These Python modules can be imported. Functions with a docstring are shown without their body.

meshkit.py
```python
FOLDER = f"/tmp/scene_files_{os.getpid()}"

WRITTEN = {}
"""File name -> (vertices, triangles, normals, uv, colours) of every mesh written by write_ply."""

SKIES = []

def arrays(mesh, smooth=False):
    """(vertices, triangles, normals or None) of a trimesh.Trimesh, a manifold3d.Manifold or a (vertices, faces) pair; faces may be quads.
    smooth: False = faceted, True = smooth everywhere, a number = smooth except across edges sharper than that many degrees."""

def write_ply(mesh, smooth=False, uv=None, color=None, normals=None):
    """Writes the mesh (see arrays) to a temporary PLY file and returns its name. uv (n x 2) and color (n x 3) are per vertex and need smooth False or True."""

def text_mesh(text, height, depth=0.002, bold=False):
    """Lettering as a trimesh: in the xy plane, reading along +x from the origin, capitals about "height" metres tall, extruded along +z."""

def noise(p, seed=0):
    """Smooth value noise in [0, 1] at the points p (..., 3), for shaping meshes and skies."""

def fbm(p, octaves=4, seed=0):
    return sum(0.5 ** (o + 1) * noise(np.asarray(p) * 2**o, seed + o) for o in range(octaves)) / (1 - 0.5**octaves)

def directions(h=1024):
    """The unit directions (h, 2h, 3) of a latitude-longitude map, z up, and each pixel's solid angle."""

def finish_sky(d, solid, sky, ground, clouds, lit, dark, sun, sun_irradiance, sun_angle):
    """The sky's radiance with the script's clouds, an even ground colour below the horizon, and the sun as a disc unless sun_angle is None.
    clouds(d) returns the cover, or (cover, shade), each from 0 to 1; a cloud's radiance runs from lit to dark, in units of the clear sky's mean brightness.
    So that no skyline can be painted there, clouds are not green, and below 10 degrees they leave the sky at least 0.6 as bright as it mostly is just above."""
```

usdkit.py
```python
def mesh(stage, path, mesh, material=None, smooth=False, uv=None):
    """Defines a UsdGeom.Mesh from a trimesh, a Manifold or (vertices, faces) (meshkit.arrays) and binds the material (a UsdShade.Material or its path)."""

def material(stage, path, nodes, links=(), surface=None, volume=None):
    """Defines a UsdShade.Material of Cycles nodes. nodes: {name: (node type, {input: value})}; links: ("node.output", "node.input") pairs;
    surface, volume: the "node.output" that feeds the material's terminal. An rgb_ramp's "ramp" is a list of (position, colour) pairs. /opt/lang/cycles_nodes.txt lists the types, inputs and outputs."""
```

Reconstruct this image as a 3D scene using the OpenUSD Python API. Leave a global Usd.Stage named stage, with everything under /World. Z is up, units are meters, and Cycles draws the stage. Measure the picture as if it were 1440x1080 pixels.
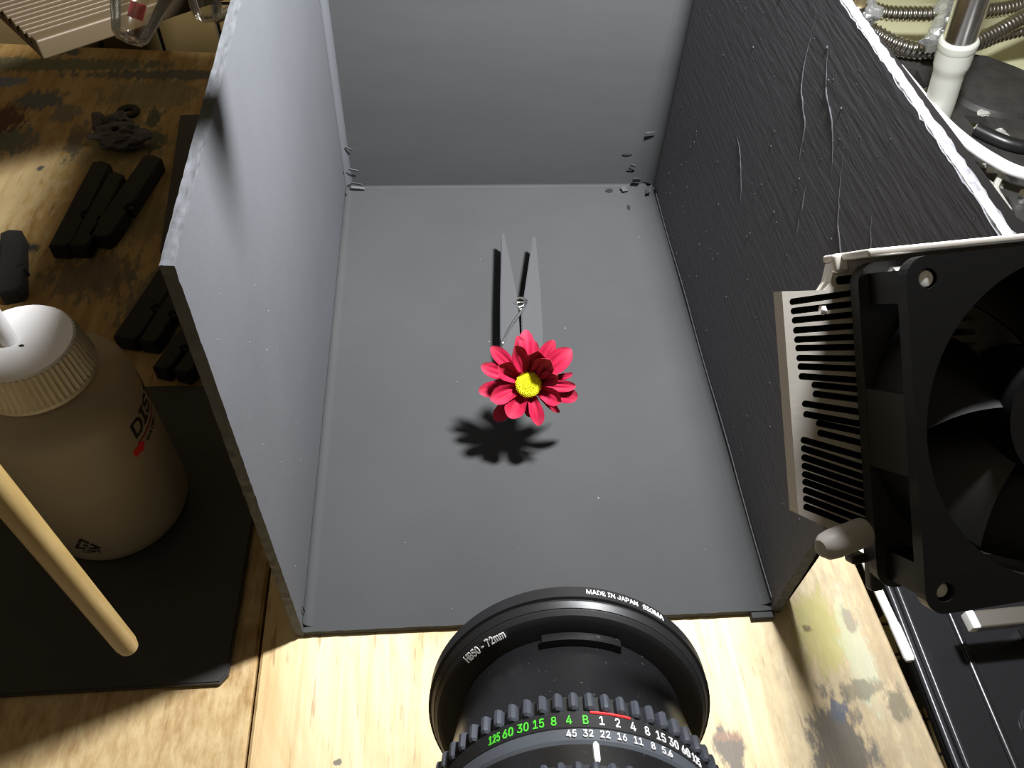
import math
import numpy as np
import trimesh
import manifold3d as m3
from shapely.geometry import Polygon, Point, box as sbox
from shapely.geometry.polygon import orient
from shapely.ops import unary_union
import usdkit
import meshkit
from pxr import Usd, UsdGeom, UsdLux, UsdShade, Gf, Sdf

stage = Usd.Stage.CreateInMemory()
UsdGeom.SetStageUpAxis(stage, "Z")
UsdGeom.SetStageMetersPerUnit(stage, 1.0)
UsdGeom.Xform.Define(stage, "/World")
UsdGeom.Scope.Define(stage, "/World/Looks")
pi = math.pi
V = lambda *a: np.array(a, float)

# ------------------------------------------------------------------ camera, lights, exposure
CAM = V(0, 0, 0.340)
FPX, PITCH, YAW, ROLL = 1150.0, math.radians(50.4), math.radians(6.7), math.radians(-3.7)
cF = V(math.cos(PITCH) * math.sin(YAW), math.cos(PITCH) * math.cos(YAW), -math.sin(PITCH))
_u = V(math.sin(PITCH) * math.sin(YAW), math.sin(PITCH) * math.cos(YAW), math.cos(PITCH))
_r = V(math.cos(YAW), -math.sin(YAW), 0)
cR = _r * math.cos(ROLL) - _u * math.sin(ROLL)
cU = _u * math.cos(ROLL) + _r * math.sin(ROLL)
cam = UsdGeom.Camera.Define(stage, "/World/camera")
cam.CreateHorizontalApertureAttr(36.0)
cam.CreateVerticalApertureAttr(27.0)
cam.CreateFocalLengthAttr(36.0 * FPX / 1440)
cam.CreateClippingRangeAttr(Gf.Vec2f(0.01, 50))
cam.CreateExposureAttr(0.0)
cam.AddTransformOp().Set(Gf.Matrix4d(*cR, 0, *cU, 0, *(-cF), 0, *CAM, 1))

LAMP = V(0.137, 0.250, 0.428)
AIM = V(-0.180, 0.330, -0.380) / np.linalg.norm([0.180, 0.330, 0.380])     # tilted towards the back left of the box
lx_ = np.cross(AIM, V(0, 1, 0)); lx_ /= np.linalg.norm(lx_)
ly_ = np.cross(-AIM, lx_)
ml = UsdLux.DiskLight.Define(stage, "/World/main_lamp_light")
ml.CreateRadiusAttr(0.025)
ml.CreateIntensityAttr(1420.0)
ml.CreateColorAttr(Gf.Vec3f(0.97, 0.985, 1.0))
ml.AddTransformOp().Set(Gf.Matrix4d(*lx_, 0, *ly_, 0, *(-AIM), 0, *LAMP, 1))
rl = UsdLux.RectLight.Define(stage, "/World/ceiling_lamp_light")
rl.CreateWidthAttr(1.2)
rl.CreateHeightAttr(1.2)
rl.CreateIntensityAttr(0.25)
rl.CreateColorAttr(Gf.Vec3f(1.0, 0.80, 0.50))
rl.AddTranslateOp().Set(Gf.Vec3d(-0.9, -0.2, 1.55))
rl.AddRotateXYZOp().Set(Gf.Vec3f(0, -28, 0))
dome = UsdLux.DomeLight.Define(stage, "/World/room_ambient")
dome.CreateIntensityAttr(0.03)
dome.CreateColorAttr(Gf.Vec3f(1.0, 0.84, 0.58))


# ------------------------------------------------------------------ scene helpers
used = {}


def numbered(path):
    n = used.get(path, 0)
    used[path] = n + 1
    return path if n == 0 else f"{path}_{n:03d}"


def tag(p, label=None, cat=None, group=None, kind=None):
    p = p.GetPrim() if hasattr(p, "GetPrim") else p
    for k, v in (("label", label), ("category", cat), ("group", group), ("kind", kind)):
        if v:
            p.SetCustomDataByKey(k, v)
    return p


def thing(name, label, cat, loc=(0, 0, 0), rz=0.0, group=None, kind=None):
    x = UsdGeom.Xform.Define(stage, numbered("/World/" + name))
    x.AddTranslateOp().Set(Gf.Vec3d(*map(float, loc)))
    x.AddRotateZOp().Set(float(math.degrees(rz)))
    p = tag(x, label, cat, group, kind)
    BASE[str(p.GetPath())] = (V(*loc), float(rz))
    return p


BASE = {}


def fix(mesh, smooth):
    if hasattr(mesh, "to_mesh"):
        mm = mesh.to_mesh()
        mesh = trimesh.Trimesh(mm.vert_properties[:, :3], mm.tri_verts, process=False)
    elif isinstance(mesh, (tuple, list)):
        v, f = np.asarray(mesh[0], float), np.asarray(mesh[1], int)
        if f.shape[1] == 4:
            f = np.vstack([f[:, [0, 1, 2]], f[:, [0, 2, 3]]])
        mesh = trimesh.Trimesh(v, f, process=False)
    return mesh.copy()


def obj(name, mesh, mat, parent=None, smooth=30, label=None, world=True):
    """one Mesh prim; vertices given in world coordinates are brought into the thing's own frame"""
    root = str(parent.GetPath()) if parent is not None else "/World"
    mesh = fix(mesh, smooth)
    if parent is not None and world:
        top = "/".join(root.split("/")[:3])
        loc, rz = BASE.get(top, (V(0, 0, 0), 0.0))
        v = mesh.vertices - loc
        c, s = math.cos(-rz), math.sin(-rz)
        mesh.vertices = np.c_[c * v[:, 0] - s * v[:, 1], s * v[:, 0] + c * v[:, 1], v[:, 2]]
    m = usdkit.mesh(stage, numbered(root + "/" + name), mesh, mat, smooth=smooth)
    if label:
        tag(m, label)
    return m.GetPrim()


def frame(o, x, y, z):
    M = np.eye(4)
    M[:3, 0], M[:3, 1], M[:3, 2], M[:3, 3] = x, y, z, o
    return M


def unit(v):
    v = np.asarray(v, float)
    return v / np.linalg.norm(v)


def axes(d, up=(0, 0, 1)):
    """(x, y, z) with z along d"""
    z = unit(d)
    up = np.asarray(up, float)
    if abs(z @ unit(up)) > 0.98:
        up = V(1, 0, 0)
    x = unit(np.cross(up, z))
    return x, np.cross(z, x), z


def cat_(*ms):
    return trimesh.util.concatenate([fix(m, 0) for m in ms])


def bx(lo, hi):
    lo, hi = np.minimum(lo, hi), np.maximum(lo, hi)
    m = trimesh.creation.box(np.asarray(hi, float) - lo)
    m.apply_translation((np.asarray(hi, float) + lo) / 2)
    return m


def rbox(lo, hi, r=0.001, seg=8):
    """box with rounded edges"""
    lo, hi = V(*np.minimum(lo, hi)), V(*np.maximum(lo, hi))
    r = min(r, 0.49 * (hi - lo).min())
    s = m3.Manifold.sphere(r, seg)
    pts = [s.translate([float(a), float(b), float(c)]) for a in (lo[0] + r, hi[0] - r) for b in (lo[1] + r, hi[1] - r) for c in (lo[2] + r, hi[2] - r)]
    return fix(m3.Manifold.batch_hull(pts), 0)


def extr(poly, h, M=None, z0=0.0):
    """polygon (shapely) extruded along local z"""
    ms = [trimesh.creation.extrude_polygon(g, h, engine="earcut") for g in getattr(poly, "geoms", [poly])]
    m = trimesh.util.concatenate(ms)
    m.apply_translation([0, 0, z0])
    if M is not None:
        m.apply_transform(M)
    return m


def cyl(a, b, r, r2=None, n=32):
    a, b = np.asarray(a, float), np.asarray(b, float)
    L = np.linalg.norm(b - a)
    m = lathe([(0, 0), (r, 0), (r2 if r2 is not None else r, L), (0, L)], n)
    x, y, z = axes(b - a)
    m.apply_transform(frame(a, x, y, z))
    return m


def lathe(prof, n=48, M=None):
    """closed solid of revolution about local z from (r, z) profile points running upward on the outside"""
    prof = np.asarray(prof, float)
    k = len(prof)
    a = np.arange(n) / n * 2 * pi
    v = np.stack([np.outer(prof[:, 0], np.cos(a)), np.outer(prof[:, 0], np.sin(a)), np.repeat(prof[:, 1:2], n, 1)], -1).reshape(-1, 3)
    f = []
    for i in range(k - 1):
        j = np.arange(n)
        a0, a1 = i * n + j, i * n + (j + 1) % n
        b0, b1 = a0 + n, a1 + n
        f += [np.stack([a0, a1, b1], 1), np.stack([a0, b1, b0], 1)]
    f = np.vstack(f)
    m = trimesh.Trimesh(v, f, process=False)
    m.merge_vertices()
    m.update_faces(m.nondegenerate_faces())
    m.remove_unreferenced_vertices()
    if M is not None:
        m.apply_transform(M)
    return m


def catmull(p, per=8):
    p = np.asarray(p, float)
    q = np.vstack([2 * p[0] - p[1], p, 2 * p[-1] - p[-2]])
    out = []
    for i in range(1, len(q) - 2):
        for t in np.arange(per) / per:
            a, b, c, d = q[i - 1], q[i], q[i + 1], q[i + 2]
            out.append(0.5 * (2 * b + (c - a) * t + (2 * a - 5 * b + 4 * c - d) * t * t + (3 * b - a - 3 * c + d) * t ** 3))
    return np.array(out + [p[-1]])


def tube(path, r, n=16, cap=True):
    """round tube along a path; r may be one radius per point"""
    p = np.asarray(path, float)
    k = len(p)
    r = np.broadcast_to(np.asarray(r, float), k)
    t = np.gradient(p, axis=0)
    t /= np.maximum(np.linalg.norm(t, axis=1, keepdims=True), 1e-12)
    x, _, _ = axes(t[0])
    v = []
    a = np.arange(n) / n * 2 * pi
    for i in range(k):
        x = unit(x - (x @ t[i]) * t[i])
        y = np.cross(t[i], x)
        v.append(p[i] + r[i] * (np.outer(np.cos(a), x) + np.outer(np.sin(a), y)))
    v = np.vstack(v)
    f = []
    j = np.arange(n)
    for i in range(k - 1):
        a0, a1 = i * n + j, i * n + (j + 1) % n
        f += [np.stack([a0, a1, a1 + n], 1), np.stack([a0, a1 + n, a0 + n], 1)]
    if cap:
        v = np.vstack([v, p[0], p[-1]])
        f += [np.stack([(j + 1) % n, j, np.full(n, k * n)], 1), np.stack([(k - 1) * n + j, (k - 1) * n + (j + 1) % n, np.full(n, k * n + 1)], 1)]
    return trimesh.Trimesh(v, np.vstack(f), process=False)


def lump(c, rad, seed, sub=3, amp=0.35, freq=1.6, mats=None):
    m = trimesh.creation.icosphere(sub, 1.0)
    n = meshkit.fbm(m.vertices * freq + 10 + seed * 7.3, 3, seed)
    m.vertices *= (1 + amp * (n - 0.5) * 2)[:, None]
    m.vertices = m.vertices * np.asarray(rad) + np.asarray(c)
    return m


def fine(m, edge):
    v, f = trimesh.remesh.subdivide_to_size(m.vertices, m.faces, edge)
    m = trimesh.Trimesh(v, f, process=False)
    m.merge_vertices()
    return m


# ------------------------------------------------------------------ materials
L = "/World/Looks/"


def mat(name, col, rough=0.5, metal=0.0, **kw):
    spec = kw.pop('spec', 0.5)
    bump = kw.pop("bump", None)          # (scale vector, strength, distance, detail)
    vary = kw.pop("vary", None)          # (scale vector, second colour, low, high)
    nodes = {"p": ("principled_bsdf", {"base_color": col, "roughness": rough, "metallic": metal, "specular_ior_level": spec, **kw})}
    links = []
    if bump or vary:
        nodes["g"] = ("texture_coordinate", {})
    if vary:
        sc, c2, lo, hi = vary
        nodes["vm"] = ("mapping", {"scale": sc})
        nodes["vn"] = ("noise_texture", {"scale": 1.0, "detail": 5.0, "roughness": 0.6})
        nodes["vr"] = ("rgb_ramp", {"ramp": [(0, col), (lo, col), (hi, c2), (1, c2)]})
        links += [("g.object", "vm.vector"), ("vm.vector", "vn.vector"), ("vn.fac", "vr.fac"), ("vr.color", "p.base_color")]
    if bump:
        sc, st, di, de = bump
        nodes["bm"] = ("mapping", {"scale": sc})
        nodes["bn"] = ("noise_texture", {"scale": 1.0, "detail": de, "roughness": 0.6})
        nodes["b"] = ("bump", {"strength": st, "distance": di})
        links += [("g.object", "bm.vector"), ("bm.vector", "bn.vector"), ("bn.fac", "b.height"), ("b.normal", "p.normal")]
    return usdkit.material(stage, L + name, nodes, links, surface="p.BSDF")


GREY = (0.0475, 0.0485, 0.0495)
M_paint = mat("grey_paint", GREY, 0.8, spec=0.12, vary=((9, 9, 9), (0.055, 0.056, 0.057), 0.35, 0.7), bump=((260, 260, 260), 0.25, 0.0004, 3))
M_left = mat("grey_paint_lit_left", (0.080, 0.083, 0.090), 0.7, spec=0.2, vary=((9, 9, 9), (0.092, 0.095, 0.103), 0.35, 0.7), bump=((260, 260, 260), 0.25, 0.0004, 3))  # same grey lightened to stand in for extra light on the left panel
M_back = mat("grey_paint_back", GREY, 0.8, spec=0.12, vary=((14, 14, 60), (0.052, 0.053, 0.055), 0.35, 0.7), bump=((120, 120, 300), 0.12, 0.0004, 3))
# the right panel: the same paint put on thickly, with brush marks along it and lumps
M_rough = usdkit.material(stage, L + "brushed_grey_paint", {
    "g": ("texture_coordinate", {}),
    "m1": ("mapping", {"scale": (60, 45, 420)}), "n1": ("noise_texture", {"scale": 1, "detail": 4, "roughness": 0.6}),
    "m2": ("mapping", {"scale": (330, 300, 330)}), "n2": ("noise_texture", {"scale": 1, "detail": 2}),
    "r2": ("rgb_ramp", {"ramp": [(0, (0, 0, 0)), (0.68, (0, 0, 0)), (0.9, (1, 1, 1)), (1, (1, 1, 1))]}),
    "a": ("math", {"math_type": "multiply_add", "value2": 1.2}),
    "b": ("bump", {"strength": 0.4, "distance": 0.0006}),
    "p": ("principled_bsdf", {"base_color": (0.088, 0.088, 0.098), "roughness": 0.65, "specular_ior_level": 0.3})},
    [("g.object", "m1.vector"), ("m1.vector", "n1.vector"), ("g.object", "m2.vector"), ("m2.vector", "n2.vector"), ("n2.fac", "r2.fac"),
     ("r2.color", "a.value1"), ("n1.fac", "a.value3"), ("a.value", "b.height"), ("b.normal", "p.normal")], surface="p.BSDF")
M_flake = mat("torn_paint_flake", (0.056, 0.057, 0.061), 0.6)
M_torn = mat("torn_board_edge", (0.50, 0.50, 0.50), 0.8, vary=((500, 260, 500), (0.05, 0.05, 0.05), 0.60, 0.68))
M_outer = mat("matt_black_board", (0.0055, 0.0047, 0.0047), 0.9, spec=0.05)
M_dust = mat("pale_dust", (0.26, 0.26, 0.26), 0.8)
M_hole = mat("black_gap", (0.006, 0.006, 0.006), 0.9)


def wood(name, stains_and_light, base=((0.50, 0.37, 0.19), (0.66, 0.52, 0.30), (0.72, 0.60, 0.38))):
    """worn ply: grain along y, knots of discolour, and the stains (centre, radii, colour, amount) that this plank carries"""
    n = {"g": ("geometry", {}),
         "m1": ("mapping", {"scale": (150, 9, 60)}), "n1": ("noise_texture", {"scale": 1, "detail": 6, "roughness": 0.65, "distortion": 0.4}),
         "r1": ("rgb_ramp", {"ramp": [(0.25, base[0]), (0.45, base[1]), (0.62, base[2]), (1, base[2])]}),
         "m2": ("mapping", {"scale": (14, 7, 14)}), "n2": ("noise_texture", {"scale": 1, "detail": 5, "roughness": 0.6, "distortion": 1.2}),
         "r2": ("rgb_ramp", {"ramp": [(0, (1, 1, 1)), (0.42, (1, 1, 1)), (0.6, (0.78, 0.62, 0.42)), (1, (0.6, 0.42, 0.25))]}),
         "x2": ("mix", {"mix_type": "multiply", "fac": 0.8}),
         "m3": ("mapping", {"scale": (420, 40, 60)}), "n3": ("noise_texture", {"scale": 1, "detail": 3}),
         "r3": ("rgb_ramp", {"ramp": [(0, (0.35, 0.25, 0.16)), (0.3, (0.35, 0.25, 0.16)), (0.38, (1, 1, 1)), (1, (1, 1, 1))]}),
         "x3": ("mix", {"mix_type": "multiply", "fac": 0.55}),
         "md": ("mapping", {"scale": (230, 80, 60)}), "nd": ("noise_texture", {"scale": 1, "detail": 7, "roughness": 0.66}),
         "b": ("bump", {"strength": 0.35, "distance": 0.0008}),
         "p": ("principled_bsdf", {"roughness": 0.55})}
    l = [("g.position", "m1.vector"), ("m1.vector", "n1.vector"), ("n1.fac", "r1.fac"),
         ("g.position", "m2.vector"), ("m2.vector", "n2.vector"), ("n2.fac", "r2.fac"), ("r1.color", "x2.color1"), ("r2.color", "x2.color2"),
         ("g.position", "m3.vector"), ("m3.vector", "n3.vector"), ("n3.fac", "r3.fac"), ("x2.color", "x3.color1"), ("r3.color", "x3.color2"),
         ("g.position", "md.vector"), ("md.vector", "nd.vector"), ("n1.fac", "b.height"), ("b.normal", "p.normal")]
    last = "x3.color"
    for i, (c, rad, col, amt, *soft) in enumerate(stains_and_light):
        # |(p-c)/rad| + noise -> mask
        n[f"s{i}"] = ("mapping", {"mapping_type": "point", "scale": tuple(1 / r for r in rad), "location": tuple(-a / r for a, r in zip(c, rad))})
        n[f"l{i}"] = ("vector_math", {"math_type": "length"})
        n[f"a{i}"] = ("math", {"math_type": "multiply_add", "value2": 3.2})
        n[f"q{i}"] = ("map_range", {"from_min": 3.0 if soft else 2.78, "from_max": 1.7 if soft else 2.35, "to_min": 0.0, "to_max": amt, "clamp": True})
        n[f"x_{i}"] = ("mix", {"mix_type": "mix", "color2": col})
        l += [("g.position", f"s{i}.vector"), (f"s{i}.vector", f"l{i}.vector1"), ("nd.fac", f"a{i}.value1"), (f"l{i}.value", f"a{i}.value3"),
              (f"a{i}.value", f"q{i}.value"), (f"q{i}.result", f"x_{i}.fac"), (last, f"x_{i}.color1")]
        last = f"x_{i}.color"
    l.append((last, "p.base_color"))
    return usdkit.material(stage, L + name, n, l, surface="p.BSDF")


INK, GRN = (0.035, 0.045, 0.05), (0.06, 0.075, 0.045)
OLD_SHADED = ((0.20, 0.115, 0.035), (0.32, 0.205, 0.072), (0.39, 0.27, 0.11))  # browner old wood, darkened further to stand in for shade
RUST, PALE = (0.06, 0.012, 0.008), (0.50, 0.42, 0.26)
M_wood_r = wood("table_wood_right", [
    ((0.180, 0.100, 0), (0.040, 0.13, 1), (0.33, 0.26, 0.165), 0.85, 1),  # broad darker patch painting the right panel's shade onto the wood
    ((0.159, 0.134, 0), (0.012, 0.018, 1), (0.46, 0.42, 0.13), 0.75), ((0.172, 0.125, 0), (0.006, 0.026, 1), (0.50, 0.53, 0.38), 0.6),
    ((0.153, 0.084, 0), (0.012, 0.022, 1), (0.13, 0.115, 0.10), 0.85), ((0.181, 0.103, 0), (0.005, 0.007, 1), (0.15, 0.13, 0.085), 0.85),
    ((0.169, 0.109, 0), (0.010, 0.004, 1), (0.16, 0.14, 0.09), 0.75), ((0.156, 0.101, 0), (0.004, 0.004, 1), (0.11, 0.13, 0.18), 0.8),
    ((0.153, 0.136, 0), (0.0018, 0.0018, 1), (0.12, 0.07, 0.03), 0.8), ((0.174, 0.139, 0), (0.003, 0.006, 1), (0.22, 0.18, 0.13), 0.7),
    ((0.107, 0.088, 0), (0.006, 0.009, 1), (0.10, 0.085, 0.07), 0.9), ((0.108, 0.093, 0), (0.005, 0.002, 1), (0.45, 0.22, 0.11), 0.35),
    ((-0.048, 0.092, 0), (0.0016, 0.0012, 1), INK, 0.8), ((-0.045, 0.082, 0), (0.003, 0.002, 1), (0.42, 0.2, 0.12), 0.5)])
M_wood_m = wood("table_wood_middle", [
    ((-0.30, 0.46, 0), (0.05, 0.07, 1), PALE, 0.3), ((-0.150, 0.0, 0), (0.22, 0.17, 1), (0.60, 0.46, 0.25), 0.85, 1),  # second entry paints the lamplit front area paler
    ((-0.322, 0.582, 0), (0.014, 0.007, 1), (0.10, 0.13, 0.18), 0.9), ((-0.292, 0.556, 0), (0.017, 0.013, 1), (0.055, 0.07, 0.09), 0.9),
    ((-0.270, 0.540, 0), (0.010, 0.012, 1), (0.07, 0.085, 0.09), 0.7), ((-0.300, 0.507, 0), (0.022, 0.018, 1), (0.05, 0.075, 0.065), 0.85),
    ((-0.314, 0.531, 0), (0.018, 0.020, 1), RUST, 0.97), ((-0.30, 0.606, 0), (0.10, 0.010, 1), GRN, 0.85), ((-0.19, 0.592, 0), (0.09, 0.007, 1), INK, 0.85),
    ((-0.287, 0.625, 0), (0.007, 0.006, 1), INK, 0.9), ((-0.256, 0.394, 0), (0.010, 0.006, 1), (0.02, 0.03, 0.03), 0.95), ((-0.256, 0.384, 0), (0.003, 0.004, 1), INK, 0.9),
    ((-0.207, 0.533, 0), (0.005, 0.013, 1), (0.02, 0.035, 0.025), 0.9), ((-0.200, 0.506, 0), (0.006, 0.016, 1), (0.02, 0.03, 0.022), 0.9),
    ((-0.253, 0.508, 0), (0.007, 0.020, 1), INK, 0.7), ((-0.215, 0.565, 0), (0.035, 0.022, 1), GRN, 0.55), ((-0.209, 0.370, 0), (0.026, 0.020, 1), INK, 0.65),
    ((-0.165, 0.345, 0), (0.022, 0.030, 1), INK, 0.7), ((-0.222, 0.50, 0), (0.03, 0.03, 1), GRN, 0.5), ((-0.187, 0.42, 0), (0.02, 0.02, 1), GRN, 0.5),
    ((-0.110, 0.082, 0), (0.002, 0.003, 1), INK, 0.8), ((-0.268, 0.475, 0), (0.002, 0.003, 1), INK, 0.9)], base=OLD_SHADED)
M_wood_l = wood("table_wood_left", [((-0.5, 0.4, 0), (0.03, 0.06, 1), GRN, 0.6)], base=OLD_SHADED)
M_board = mat("black_board", (0.02, 0.0195, 0.018), 0.5, vary=((22, 22, 22), (0.028, 0.027, 0.025), 0.4, 0.7), bump=((300, 300, 300), 0.2, 0.0003, 2))
M_board2 = mat("dark_grey_board", (0.035, 0.033, 0.031), 0.65)
M_stick = mat("black_stained_wood", (0.010, 0.009, 0.009), 0.75, bump=((300, 30, 30), 0.3, 0.0004, 3))
M_tile = mat("wall_tile_glaze", (0.115, 0.08, 0.03), 0.4, vary=((30, 30, 30), (0.135, 0.095, 0.04), 0.4, 0.7))
M_tile2 = mat("floor_tile_glaze", (0.42, 0.32, 0.15), 0.35)
M_grout = mat("dark_grout", (0.03, 0.025, 0.018), 0.9)
M_pin = mat("grey_painted_peg", (0.058, 0.059, 0.062), 0.75, spec=0.2, bump=((400, 60, 400), 0.15, 0.0003, 2))
M_steel = mat("spring_steel", (0.72, 0.72, 0.72), 0.25, 1.0)
M_petal = usdkit.material(stage, L + "crimson_petal", {
    "at": ("attribute", {"attribute": "displayColor"}),
    "d": ("principled_bsdf", {"roughness": 0.6, "specular_ior_level": 0.12}),
    "t": ("translucent_bsdf", {"color": (0.55, 0.012, 0.03)}),
    "x": ("mix_closure", {"fac": 0.13})},
    [("at.color", "d.base_color"), ("d.BSDF", "x.closure1"), ("t.BSDF", "x.closure2")], surface="x.closure")
M_disc = mat("yellow_disc", (0.70, 0.66, 0.004), 0.6)
M_disc2 = mat("yellow_green_floret", (0.78, 0.76, 0.006), 0.55)
M_stem = mat("green_stem", (0.10, 0.17, 0.04), 0.5)
M_black = mat("black_anodised", (0.012, 0.012, 0.013), 0.42, bump=((900, 900, 900), 0.1, 0.0001, 1))
M_blackg = mat("black_gloss_barrel", (0.009, 0.009, 0.010), 0.28, vary=((800, 800, 800), (0.09, 0.09, 0.09), 0.66, 0.72))
M_satin = mat("satin_grey_black", (0.035, 0.037, 0.04), 0.35)
M_knurl = mat("blue_grey_knurl", (0.055, 0.06, 0.075), 0.38)
M_bevel = mat("blue_grey_bevel", (0.10, 0.11, 0.13), 0.3, 0.3)
M_white = mat("white_print", (0.85, 0.85, 0.85), 0.5)
M_green = mat("green_print", (0.07, 0.55, 0.03), 0.5)
M_red = mat("red_print", (0.75, 0.03, 0.03), 0.5)
M_blackprint = mat("black_print", (0.012, 0.010, 0.012), 0.6)
M_glass = mat("lens_glass", (1, 1, 1), 0.0, 0.0, transmission_weight=1.0, ior=1.5)
M_alu = mat("aluminium", (0.62, 0.58, 0.52), 0.5, 0.4, bump=((200, 200, 900), 0.1, 0.0002, 2))
M_alud = mat("dark_aluminium", (0.05, 0.045, 0.04), 0.6, 0.4)
M_fan = mat("black_fan_plastic", (0.005, 0.005, 0.0055), 0.42, spec=0.35)
M_fanr = mat("black_fan_edge", (0.024, 0.023, 0.022), 0.5)
M_peg = mat("grey_rubber", (0.42, 0.39, 0.36), 0.5)
M_alub = mat("tan_aluminium", (0.072, 0.050, 0.026), 0.55, 0.1, bump=((500, 40, 40), 0.1, 0.0003, 2))
M_groove = mat("heat_sink_groove", (0.06, 0.03, 0.02), 0.7)
M_clear = usdkit.material(stage, L + "clear_plastic", {
    "t": ("transparent_bsdf", {"color": (0.93, 0.92, 0.88)}), "g": ("glossy_bsdf", {"color": (1, 1, 1), "roughness": 0.08}),
    "w": ("layer_weight", {"blend": 0.35}), "m": ("math", {"math_type": "multiply_add", "value2": 0.8, "value3": 0.05}), "x": ("mix_closure", {})},
    [("w.fresnel", "m.value1"), ("m.value", "x.fac"), ("t.BSDF", "x.closure1"), ("g.BSDF", "x.closure2")], surface="x.closure")
M_redp = mat("red_paper", (0.25, 0.02, 0.02), 0.6)
M_chrome = mat("chrome", (0.82, 0.81, 0.79), 0.24, 1.0)
M_chromed = mat("corrugated_chrome", (0.60, 0.58, 0.54), 0.22, 1.0)
M_hose = usdkit.material(stage, L + "milky_hose", {
    "p": ("principled_bsdf", {"base_color": (0.66, 0.66, 0.60), "roughness": 0.4, "subsurface_weight": 0.0}),
    "t": ("translucent_bsdf", {"color": (0.6, 0.6, 0.52)}), "x": ("mix_closure", {"fac": 0.35})},
    [("p.BSDF", "x.closure1"), ("t.BSDF", "x.closure2")], surface="x.closure")
M_cream = mat("cream_enamel", (0.78, 0.76, 0.50), 0.3)
M_whitep = mat("white_plastic", (0.86, 0.86, 0.86), 0.4)
M_tray = mat("black_gloss_tray", (0.014, 0.014, 0.016), 0.24, vary=((500, 500, 500), (0.10, 0.10, 0.10), 0.72, 0.76), bump=((60, 60, 60), 0.06, 0.0006, 3))
M_trayr = mat("black_tray_rim", (0.05, 0.05, 0.055), 0.3, 0.4)
M_plate = mat("black_grille", (0.032, 0.030, 0.029), 0.5, vary=((60, 60, 60), (0.05, 0.047, 0.045), 0.4, 0.7))
M_cable = mat("black_cable", (0.012, 0.012, 0.012), 0.35)
M_glue = mat("hot_glue", (0.8, 0.78, 0.72), 0.15, 0.0, transmission_weight=0.5)
M_foil = mat("crumpled_foil_tape", (0.78, 0.80, 0.80), 0.3, 0.8, bump=((300, 300, 300), 0.5, 0.001, 3))
M_brass = mat("dull_brass", (0.55, 0.45, 0.25), 0.4, 0.8)
M_dowel = mat("pale_dowel_wood", (0.40, 0.29, 0.12), 0.4, vary=((90, 90, 14), (0.29, 0.19, 0.065), 0.4, 0.62))
M_barm = mat("brushed_bar", (0.75, 0.73, 0.70), 0.3, 1.0)
M_putty = mat("grey_putty", (0.085, 0.078, 0.08), 0.7)
M_capw = mat("white_cap", (0.78, 0.76, 0.76), 0.45)
M_caps = mat("cream_cap", (0.62, 0.55, 0.42), 0.45)
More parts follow.
